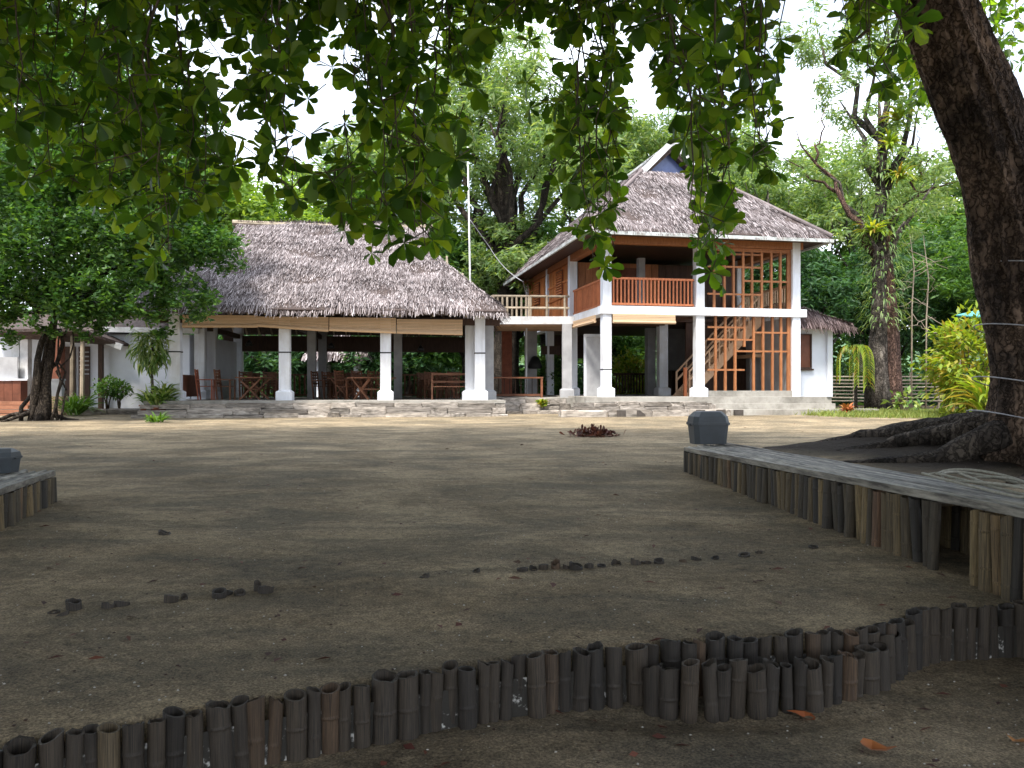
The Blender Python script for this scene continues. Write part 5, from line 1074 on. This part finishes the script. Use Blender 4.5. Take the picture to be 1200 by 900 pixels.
# forest behind
def forest(i, px, Y, h, R_, leafm, nl, ls, label, bark='bark_grey', asp=.4, tr=.3, droop=0, nb=9, base_z=.6, cz=None, name='forest_tree'):
    x = (px - 600) / F * Y; c = ball(0, 0, cz or h - R_ * .75, R_, nb, 200 + i)
    return tree(name, label, (x, Y, base_z), h, tr, c, nl, ls, M[leafm], M[bark], seed=300 + i, asp=asp, droop=droop, group=None)
spec = [
 (592, 40, 21.0, 6.2, 'leaf_pale', 20000, .40, 'tall forked dark-trunked tree with pale drooping leaves between the two roofs', 'bark_dark', .22, .6, .6, 17, 13.5),
 (548, 44, 11.5, 4.6, 'leaf_mid', 19000, .36, 'mid-green bushy tree right behind the gap beside the pavilion roof', 'bark_grey', .33, .3, .2, 13, 7.0),
 (640, 43, 12.0, 4.2, 'leaf_mid', 16000, .36, 'leafy green tree rising behind the house roof edge', 'bark_grey', .28, .3, .4, 11, 7.0),
 (300, 48, 15.5, 5.6, 'leaf_bright', 17000, .38, 'bright lime-green tree rising behind the left end of the pavilion roof', 'bark_grey', .4, .3, 0, 12, 10.0),
 (200, 46, 15.0, 5.0, 'leaf_mid', 12000, .40, 'mid-green tree behind the bungalow and the dark shade tree', 'bark_grey', .4, .3, 0, 12, 9.5),
 (60, 44, 17.0, 5.5, 'leaf_mid', 13000, .40, 'tall green tree towering behind the bungalow porch', 'bark_grey', .4, .3, 0, 12, 11),
 (420, 56, 13.0, 5.0, 'leaf_bright', 9000, .44, 'rounded bright green tree far behind the pavilion ridge', 'bark_grey', .4, .3, 0, 12, 9.5),
 (475, 52, 17.5, 4.4, 'leaf_mid', 9000, .42, 'tall mid-green tree far behind the right end of the pavilion ridge', 'bark_grey', .35, .3, .2, 12, 13),
 (745, 50, 20.0, 4.6, 'leaf_pale', 9500, .40, 'airy pale tree standing behind the peak of the house roof', 'bark_dark', .25, .35, .5, 12, 15),
 (900, 54, 19.0, 5.0, 'leaf_pale', 7500, .40, 'sparse pale tree behind the right half of the house roof', 'bark_grey', .25, .25, .5, 12, 14),
 (965, 40, 8.0, 3.6, 'leaf_deep', 13000, .34, 'dense dark green tree close behind the annex roof', 'bark_dark', .25, .25, .3, 12, 4.8),
 (1040, 42, 8.5, 4.0, 'leaf_deep', 13000, .34, 'dense dark green tree behind the twin trunk', 'bark_dark', .25, .25, .3, 12, 5.0),
 (1120, 42, 9.5, 4.0, 'leaf_deep', 13000, .34, 'dense dark green tree behind the lime-green bush', 'bark_dark', .25, .25, .3, 12, 5.6),
 (1185, 40, 11.0, 4.4, 'leaf_mid', 11000, .36, 'feathery green tree glimpsed beside the furrowed trunk', 'bark_dark', .25, .25, .3, 12, 6.5),
 (1010, 56, 20.0, 5.4, 'leaf_pale', 9000, .40, 'thin tall tree with airy crown far behind the annex', 'bark_grey', .25, .3, .4, 12, 14.5),
 (1110, 54, 15.0, 5.0, 'leaf_mid', 9000, .42, 'tall green tree farthest behind the lime-green bush', 'bark_grey', .3, .3, .3, 12, 10),
 (480, 41, 6.6, 3.2, 'leaf_deep', 9500, .32, 'low dark tree seen under the right half of the pavilion roof', 'bark_dark', .3, .2, .2, 10, 3.2),
 (390, 47, 6.6, 3.4, 'leaf_deep', 9500, .34, 'low dark tree seen behind the small garden hut', 'bark_dark', .3, .2, .2, 10, 3.2),
 (310, 42, 6.6, 3.2, 'leaf_deep', 9500, .34, 'low dark tree seen behind the left half of the pavilion', 'bark_dark', .3, .2, .2, 10, 3.2),
 (590, 48, 8.0, 3.4, 'leaf_mid', 9500, .34, 'green tree seen through the covered walkway', 'bark_dark', .3, .2, .2, 10, 3.6),
 (735, 46, 7.0, 3.0, 'leaf_mid', 9500, .34, 'green tree seen under the balcony of the house', 'bark_dark', .3, .2, .2, 10, 3.4),
 (-75, 44, 15, 5.2, 'leaf_mid', 9000, .40, 'broad green tree standing beyond the far end of the bungalow', 'bark_grey', .4, .3, 0, 12, 9),
 (1275, 42, 13, 5.0, 'leaf_deep', 9000, .38, 'dark green tree beyond the teal shelter', 'bark_dark', .3, .3, .2, 12, 7),
 (603, 41, 10.5, 4.0, 'leaf_pale', 13000, .34, 'full leafy tree growing round the foot of the tall dark trunk', 'bark_dark', .26, .25, .4, 12, 6.6),
 (180, 68, 22, 7.5, 'leaf_pale', 15300, .55, 'tall hazy tree far behind the dark shade tree', 'bark_grey', .35, .4, .2, 14, 15),
 (355, 70, 17, 6.0, 'leaf_bright', 7000, .55, 'hazy bright tree far beyond the middle of the pavilion ridge', 'bark_grey', .35, .4, .2, 14, 11),
 (460, 66, 25, 7.5, 'leaf_pale', 18700, .55, 'tall hazy tree far beyond the right end of the pavilion ridge', 'bark_grey', .35, .4, .2, 15, 17),
 (690, 64, 25, 7.0, 'leaf_pale', 17000, .55, 'tall hazy tree far behind the left slope of the house roof', 'bark_grey', .35, .4, .3, 15, 17),
 (820, 66, 24, 7.0, 'leaf_pale', 14450, .55, 'tall hazy tree far behind the right slope of the house roof', 'bark_grey', .3, .4, .4, 15, 16),
 (950, 64, 22, 7.0, 'leaf_pale', 14450, .52, 'tall hazy tree far behind the annex and lattice corner', 'bark_grey', .3, .4, .4, 15, 14.5),
 (1085, 66, 23, 7.5, 'leaf_pale', 15300, .52, 'tall hazy tree far behind the bare saplings', 'bark_grey', .3, .4, .4, 15, 14.5),
 (885, 44, 11, 4.0, 'leaf_deep', 13000, .34, 'dark tree behind the lattice screens of the house', 'bark_dark', .3, .2, .2, 12, 6.2),
]
for i, s in enumerate(spec): forest(i, s[0], s[1], s[2], s[3], s[4], s[5], s[6], s[7], s[8], s[9], s[10], s[11], s[12], cz=s[13])
# dark far wood as one mass
rg = np.random.default_rng(77); n = 80000
X = rg.uniform(-62, 66, n); Y = rg.uniform(56, 66, n); Zt = 10.5 + 2.2 * np.sin(X * .21) + 1.6 * np.sin(X * .57 + 1) + 1.0 * np.sin(X * 1.3) + np.clip((X - 16) * .12, -1.5, 2); Z = .5 + np.maximum(1, Zt) * np.sqrt(rg.uniform(0, 1, n)) * 1.0 + rg.normal(0, .3, n)
tag(link('far_wood', leaf_mesh('far_wood', np.stack([X, Y, Z], -1), rg.normal(size=(n, 3)) * np.array([1, 1, .6]), rg.normal(size=(n, 3)) * .6 + np.array([0, -.4, .6]), rg.uniform(.5, .9, n), rg.uniform(.25, .4, n), LEAF_DIA, M['leaf_mid'])), 'far-off green wood closing the view behind the buildings', 'wood', kind='stuff')
n = 40000; X = rg.uniform(-40, 40, n); Y = rg.uniform(41, 52, n); Z = .55 + (1.7 + .6 * np.sin(X * .8) + .5 * np.sin(X * 1.9 + 2)) * rg.uniform(0, 1, n)
tag(link('undergrowth', leaf_mesh('undergrowth', np.stack([X, Y, Z], -1), rg.normal(size=(n, 3)) * np.array([1, 1, .6]), rg.normal(size=(n, 3)) * .6 + np.array([0, -.3, .7]), rg.uniform(.3, .6, n), rg.uniform(.12, .22, n), LEAF_DIA, M['leaf_deep'])), 'tangled dark undergrowth at the foot of the forest', 'undergrowth', kind='stuff')
# hill far behind
hx = np.linspace(-260, 260, 60); hy = np.linspace(120, 300, 14); HX, HY = np.meshgrid(hx, hy); HZ_ = (22 + 8 * np.sin(HX * .013 + 2) + 4 * np.sin(HX * .041)) * np.clip((HY - 120) / 150, 0, 1) ** .8
ii = np.arange(60 * 14).reshape(14, 60); hill = np_mesh('hill', np.stack([HX, HY, HZ_ - .5], -1).reshape(-1, 3), np.stack([ii[:-1, :-1], ii[:-1, 1:], ii[1:, 1:], ii[1:, :-1]], -1).reshape(-1), 4, mat('wooded_hill', (.09, .17, .07), (.05, .10, .05), .12, .95, .6), True)
tag(link('hill', hill), kind='structure')

# ------------------------------------------------------------------ shrubs and plants
def plant(name, label, base, n, ls, ws, spread, h, leafm, shape=LEAF_STRAP, seed=1, cat='plant', stems=0, droop=.2, z0=0, dome=False, group=None):
    rg = np.random.default_rng(seed); t = tag(empty(name, base), label, cat, group)
    if dome:
        u = rnd_dirs(n) * rg.uniform(.55, 1, (n, 1)); u[:, 2] = np.abs(u[:, 2]) if z0 == 0 else u[:, 2]; lump = 1 + .22 * np.sin(u[:, 0] * 5 + seed) * np.cos(u[:, 1] * 4) + .15 * np.sin(u[:, 2] * 9 + u[:, 0] * 7)
        C = u * lump[:, None] * np.array([spread, spread, h]) + np.array([0, 0, z0]); D = u + rg.normal(0, .5, (n, 3)) - np.array([0, 0, droop])
    else:
        a_ = rg.uniform(0, 6.28, n); q = rg.uniform(0, 1, n) ** .5; C = np.stack([np.cos(a_) * q * spread * .25, np.sin(a_) * q * spread * .25, z0 + h * rg.uniform(0, .6, n)], -1)
        D = np.stack([np.cos(a_) * rg.uniform(.3, 1.1, n), np.sin(a_) * rg.uniform(.3, 1.1, n), rg.uniform(.25, 1.2, n) - droop], -1)
    l = ls * rg.uniform(.7, 1.25, n); l_ = link('foliage', leaf_mesh('foliage', C, D, np.tile((0, 0, 1.0), (n, 1)) + rg.normal(0, .3, (n, 3)), l, ws * rg.uniform(.8, 1.2, n), shape, M[leafm]), None, t); tag(l_, kind='stuff')
    if stems:
        b = MB(); rr = random.Random(seed)
        for k in range(stems): limb(b, (rr.uniform(-.1, .1) * spread, rr.uniform(-.1, .1) * spread, -.05), (rr.uniform(-.5, .5) * spread, rr.uniform(-.5, .5) * spread, z0 + h * .5), .03, .012, 6, 4, .4, rr)
        b.build('stem', M['twig'], t, True)
    return t
G = lambda x, y: (x, y, gz(x, y))
def at(px, Y): x = (px - 600) / F * Y; return (x, Y, gz(x, Y))
plant('lime_bush', 'large yellow-green leafy bush behind the roots of the leaning tree', at(1140, 24.5), 3400, .24, .11, 1.35, 1.45, 'leaf_lime', LEAF_DIA, 3, 'bush', 7, .25, 1.55, True)
plant('strap_plant', 'pale green strap-leaved plant in front of the lime-green bush', at(1158, 22.5), 70, .9, .10, 1.0, .9, 'leaf_lime', LEAF_STRAP, 4, 'plant', 0, .2, .2)
plant('leafy_shrub', 'small light green large-leaved shrub at the foot of the twin trunk', at(1062, 27.8), 130, .26, .12, .5, .55, 'leaf_varieg', LEAF_DIA, 5, 'shrub', 5, .3, .3, True)
plant('grassy_plant', 'bright green grassy clump beside the bungalow porch', at(87, 26.2), 150, .75, .045, .9, .3, 'leaf_strap', LEAF_STRAP, 6, 'plant', 0, .1)
plant('bonsai_shrub', 'little round shrub beside the dark porch post, against the white wall', (at(126, 28.1)[0], 28.1, .8), 420, .13, .07, .42, .32, 'leaf_mid', LEAF_DIA, 7, 'shrub', 4, .1, .75, True, 'little shrubs against the white wall')
plant('bonsai_shrub', 'little round shrub against the white wall, on the dragon tree side', (at(140, 28.2)[0], 28.2, .8), 380, .13, .07, .38, .28, 'leaf_mid', LEAF_DIA, 8, 'shrub', 4, .1, .65, True, 'little shrubs against the white wall')
DR = plant('dragon_tree', 'slender potted dragon tree with drooping striped leaves beside the first pillar', (at(178, 26.0)[0], 26.0, gz(-11, 26)), 420, .38, .06, .52, .62, 'leaf_varieg', LEAF_STRAP, 9, 'tree', 0, .75, 2.15, True)
MB().tube([(0, 0, -.1), (.02, 0, .8), (0, 0, 1.4), (.02, 0, 2.3)], [.05, .045, .04, .03], 7).build('trunk', M['bark_grey'], DR, True)
def pot(label, base, r, h, n, ls, leafm, seed, sp=.5):
    t = plant('potted_plant', label, base, n, ls, .06, sp, .35, leafm, LEAF_STRAP, seed, 'plant', 0, .05, h * .9)
    MB().tube([(0, 0, 0), (0, 0, h * .85), (0, 0, h * .86), (0, 0, h)], [r * .72, r * .95, r * 1.08, r * 1.08], 14).build('pot', M['terracotta'], t, True)
pot('terracotta pot of spiky green leaves beside the dragon tree stem', at(172, 26.3), .22, .34, 60, .45, 'leaf_strap', 11)
pot('low terracotta pot of bushy pale leaves before the first pillar', at(186, 25.3), .24, .3, 120, .55, 'leaf_varieg', 12, .8)
plant('bushy_plant', 'tall loose pale-leaved plant against the first pavilion pillar', at(194, 25.7), 170, .38, .07, .7, 1.1, 'leaf_varieg', LEAF_STRAP, 13, 'plant', 4, .1, .2)
plant('yellow_plant', 'small yellow-green plant growing from the walkway stones', (P(636, 475, 28.1).x, 28.0, .85), 70, .22, .07, .35, .3, 'leaf_lime', LEAF_STRAP, 14, 'plant', 0, .1)
plant('hedge_bush', 'leafy green bush with pale flecks filling the walkway opening', at(645, 35), 2300, .20, .10, .75, 1.25, 'leaf_mid', LEAF_DIA, 15, 'bush', 5, .2, 1.2, True)
plant('hedge_bush', 'round leafy green bush beyond the low railing under the balcony', at(738, 39.5), 2300, .22, .10, 1.1, 1.2, 'leaf_lime', LEAF_DIA, 16, 'bush', 5, .2, 1.3, True)
plant('croton', 'small orange-brown leafy plant on the ground by the house steps', at(993, 26.0), 60, .22, .07, .3, .28, 'leaf_orange', LEAF_STRAP, 17, 'plant', 3, .0, .05)
plant('weed_tuft', 'small yellow-green weed tuft with dry leaves on the open sand', at(184, 22.5), 60, .28, .05, .7, .08, 'leaf_strap', LEAF_STRAP, 18, 'weed', 0, .15)
# young palm with hanging frond
PM = tag(empty('young_palm', at(1003, 29.0)), 'young palm with hanging bright green fronds between annex and twin trunk', 'palm')
rr = random.Random(3); b = MB(); b.tube([(0, 0, -.1), (0, 0, 1.1), (.03, 0, 2.0)], [.07, .05, .04], 7); b.build('trunk', M['bark_grey'], PM, True)
for k, (ang, el_, ln) in enumerate([(-1.6, .35, 2.0), (-2.3, .30, 1.9), (-.9, .30, 1.8), (3.0, .5, 1.7), (.2, .45, 1.7), (-1.9, .2, 1.6), (-1.2, .5, 2.1)]):
    C = []; D = []; pts = []
    for i in range(22):
        t = i / 21; rr_ = ln * t; z = 2.0 + .55 * math.sin(min(1, t * 2.2) * math.pi * .5) - 1.0 * ln * max(0, t - .22) ** 1.15; hx = el_ * math.sin(min(1, t * 1.5) * math.pi * .5); p = Vector((math.cos(ang) * hx, math.sin(ang) * hx, z)); pts.append(p)
        if i > 3:
            for s in (-1, 1): C.append(p); D.append((math.cos(ang) * .35 - math.sin(ang) * s * .8, math.sin(ang) * .35 + math.cos(ang) * s * .8, -.55))
    fr = MB().tube(pts, [.016 * (1 - .7 * i / 21) for i in range(22)], 5).build('frond', M['leaf_strap'], PM); C = np.array([tuple(c) for c in C])
    tag(link('leaflet', leaf_mesh('leaflet', C, np.array(D), np.tile((0, 0, 1.), (len(C), 1)), .38, .045, LEAF_STRAP, M['leaf_lime']), None, fr), kind='stuff')
# grass patch
rg = np.random.default_rng(5); n = 9000; X = rg.uniform(9.0, 15.5, n); Y = rg.uniform(24.2, 29, n); k = (((X - 12.6) / 3.2) ** 2 + ((Y - 26.6) / 2.3) ** 2 < 1 + rg.normal(0, .15, n)); X, Y = X[k], Y[k]; n = len(X)
tag(link('grass', leaf_mesh('grass', np.stack([X, Y, ground(X, Y)], -1), rg.normal(size=(n, 3)) * np.array([.5, .5, .1]) + np.array([0, 0, 1]), rg.normal(size=(n, 3)), rg.uniform(.08, .22, n), .02, BLADE, M['grass'])), 'short sunlit grass patch beside the annex', 'grass', kind='stuff')
# bamboo fence behind the twin trunk
fe = tag(empty('bamboo_fence', at(1020, 33.5)), 'low bamboo fence of thin horizontal rails behind the twin trunk', 'fence')
for k in range(8): MB().tube([(-1.9, 0, .35 + k * .14), (0, .03, .34 + k * .14 + random.uniform(-.02, .02)), (3.0, 0, .35 + k * .14)], .028, 6).build('rail', M['bamboo_dry'], fe)
for k in range(5): MB().tube([(-1.8 + k * 1.15, .06, -.2), (-1.8 + k * 1.15, .06, 1.5)], .045, 6).build('post', M['bamboo_dry'], fe)
# bare pale twigs hanging in front of the wood
for k, (px, py) in enumerate(((1068, 360), (1085, 372))):
    q = P(px, py, 30); b = MB(); rr = random.Random(k + 50); b.tube([(0, 0, .63 - q.z), (.02, 0, 0), (.1, 0, 1.4), (-.1, 0, 3.0)], [.03, .026, .02, .012], 6)
    for j in range(16): a_ = rr.uniform(0, 6.28); z = rr.uniform(-.6, 2.6); limb(b, (.05, 0, z), (.05 + math.cos(a_) * rr.uniform(.4, 1.3), math.sin(a_) * .6, z + rr.uniform(-.9, .3)), .014, .005, 5, 4, .7, rr)
    o = b.build('bare_sapling', M['bamboo_dry'], None, True); o.location = q; tag(o, ('thin pale leafless sapling next to the twin trunk', 'thin pale leafless sapling next to the lime-green bush')[k], 'sapling', 'bare saplings by the wood')
# teal shelter roof beyond the bush
q = P(1160, 362, 33); tq = tag(empty('teal_shelter', (q.x + .3, 33, .6)), 'small shelter with teal tarpaulin roof behind the lime-green bush', 'shelter')
MB().prism([(-.9, -1, 3.6), (.9, -1, 4.0), (.9, 1.4, 4.3), (-.9, 1.4, 3.9)], (0, 0, .05)).build('roof', M['teal'], tq)
for x, y, h in ((-.8, -.9, 3.6), (.8, -.9, 3.95), (.8, 1.3, 4.2), (-.8, 1.3, 3.85)): MB().tube([(x, y, -.1), (x, y, h)], .05, 6).build('post', M['bamboo_dry'], tq)
# white pole and sagging cable beside the bridge
q = P(551, 0, 33); po = MB().tube([(0, 0, -.2), (.0, 0, 5), (-.1, 0, 10.5)], [.045, .04, .03], 8).build('white_pole', M['beam_white'], None, True); po.location = (q.x, 33, .62); tag(po, 'thin white pole standing between pavilion and house', 'pole')
a_ = P(574, 290, 34); b_ = P(613, 330, 33.6); c_ = P(590, 318, 34)
pts = [(a_ * (1 - t) ** 2 + c_ * 2 * t * (1 - t) + b_ * t * t) for t in [k / 12 for k in range(13)]]
up_ = [Vector((q.x, 33, 8.2)).lerp(a_, k / 6) for k in range(6)]
tag(MB().tube(up_ + pts + [loc(HO, HA, -.05, DP - .3, 5.0)], .018, 5).build('cable', M['cable'], None, True), 'pale sagging cable strung from the white pole to the wooden house', 'cable')

# ------------------------------------------------------------------ litter
rg = np.random.default_rng(15); n = 210; q = at(695, 17.4)
r_ = rg.normal(0, 1, (n, 2)); C = np.stack([r_[:, 0] * .24, r_[:, 1] * .14, .015 + np.maximum(0, .17 - .17 * (r_[:, 0] ** 2 + r_[:, 1] ** 2) * .45) * rg.uniform(.1, 1, n)], -1)
lp = link('leaf_pile', leaf_mesh('leaf_pile', C, rg.normal(size=(n, 3)) * np.array([1, 1, .7]) + np.array([0, 0, .2]), rg.normal(size=(n, 3)) * .6 + np.array([0, 0, 1]), rg.uniform(.10, .19, n), rg.uniform(.05, .09, n), LEAF_BIG, M['leaf_dead'])); lp.location = q
tag(lp, 'small raked pile of dark red dead leaves on the sand', 'leaf pile')
fl = [(888, 838, .085, 'curled orange fallen leaf against the foot of the bamboo wall'), (938, 842, .13, 'flat long orange fallen leaf below the bamboo wall'), (1030, 890, .14, 'bright orange fallen leaf out on the lower sand'), (1196, 880, .12, 'yellowish fallen leaf at the far right of the lower sand')]
for k, (px, py, s, lb) in enumerate(fl):
    Y = EYE * F / (py - HZ); x = (px - 600) / F * Y; z = gz(x, Y)
    m_ = bpy.data.meshes.new('fallen_leaf'); T = LEAF_BIG[0].copy(); T[:, 2] = .1 + .25 * (T[:, 1] ** 2) * 2 + .12 * np.sin(T[:, 0] * 5 + k); m_.from_pydata([(a_ - .5, b_ * .6, c_) for a_, b_, c_ in T.tolist()], [], [tuple(dict.fromkeys(f)) for f in LEAF_BIG[1].tolist()]); m_.materials.append(M['leaf_orange'])
    o = link('fallen_leaf', m_); o.location = (x, Y, z + .003); o.scale = (s, s, s); o.rotation_euler = (random.uniform(-.2, .2), random.uniform(-.2, .2), (.3, -.1, 2.7, -.9)[k]); tag(o, lb, 'leaf')
# small dry litter, grit and shell bits scattered over the sand
def scatter(name, label, cat, n, y0, y1, x0, x1, smin, smax, m_, seed, dens=1.0, thick=True):
    rg = np.random.default_rng(seed); Y = y0 * (y1 / y0) ** rg.uniform(0, 1, n); X = rg.uniform(-.66, .66, n) * Y; k = (X > x0) & (X < x1) & (np.abs(Y - ywall(X)) > .1)
    X, Y = X[k], Y[k]; n = len(X); s = rg.uniform(smin, smax, n); Z = ground(X, Y)
    o8 = np.array([(-1, -1, -.5), (1, -1, -.5), (1, 1, -.5), (-1, 1, -.5), (-.7, -.7, .6), (.7, -.7, .6), (.7, .7, .6), (-.7, .7, .6)]) * .5
    f = np.array([(4, 5, 6, 7), (0, 1, 5, 4), (1, 2, 6, 5), (2, 3, 7, 6), (3, 0, 4, 7)]); an = rg.uniform(0, 6.28, n); J = rg.uniform(.6, 1.4, (n, 8, 3)); Q = o8[None] * J * s[:, None, None]
    Vv = np.stack([Q[..., 0] * np.cos(an)[:, None] - Q[..., 1] * np.sin(an)[:, None] + X[:, None], Q[..., 0] * np.sin(an)[:, None] + Q[..., 1] * np.cos(an)[:, None] + Y[:, None], Q[..., 2] * .7 + (Z + s * .15)[:, None]], -1).reshape(-1, 3)
    tag(link(name, np_mesh(name, Vv, (f[None] + (np.arange(n) * 8)[:, None, None]).reshape(-1), 4, m_)), label, cat, kind='stuff')
scatter('shell_grit', 'pale shell and coral bits scattered over the sand', 'grit', 800, 3.0, 14, -9, 9, .003, .010, mat('shell_white', (.62, .58, .52), (.4, .36, .3), 30, .6, 0), 3)
scatter('dark_grit', 'dark crumbs of bark and soil scattered over the sand', 'grit', 700, 3.0, 20, -9, 9, .004, .013, M['dark_wood'], 4)
rg = np.random.default_rng(25); n = 260; Y = 3.2 * (23 / 3.2) ** rg.uniform(0, 1, n); X = rg.uniform(-.62, .62, n) * Y; Z = ground(X, Y) + .008
tag(link('leaf_litter', leaf_mesh('leaf_litter', np.stack([X, Y, Z], -1), rg.normal(size=(n, 3)) * np.array([1, 1, .08]), rg.normal(size=(n, 3)) * .2 + np.array([0, 0, 1]), rg.uniform(.03, .10, n), rg.uniform(.012, .045, n), LEAF_DIA, M['leaf_dead'])), 'scattered small dry leaves and twigs on the sand', 'litter', kind='stuff')
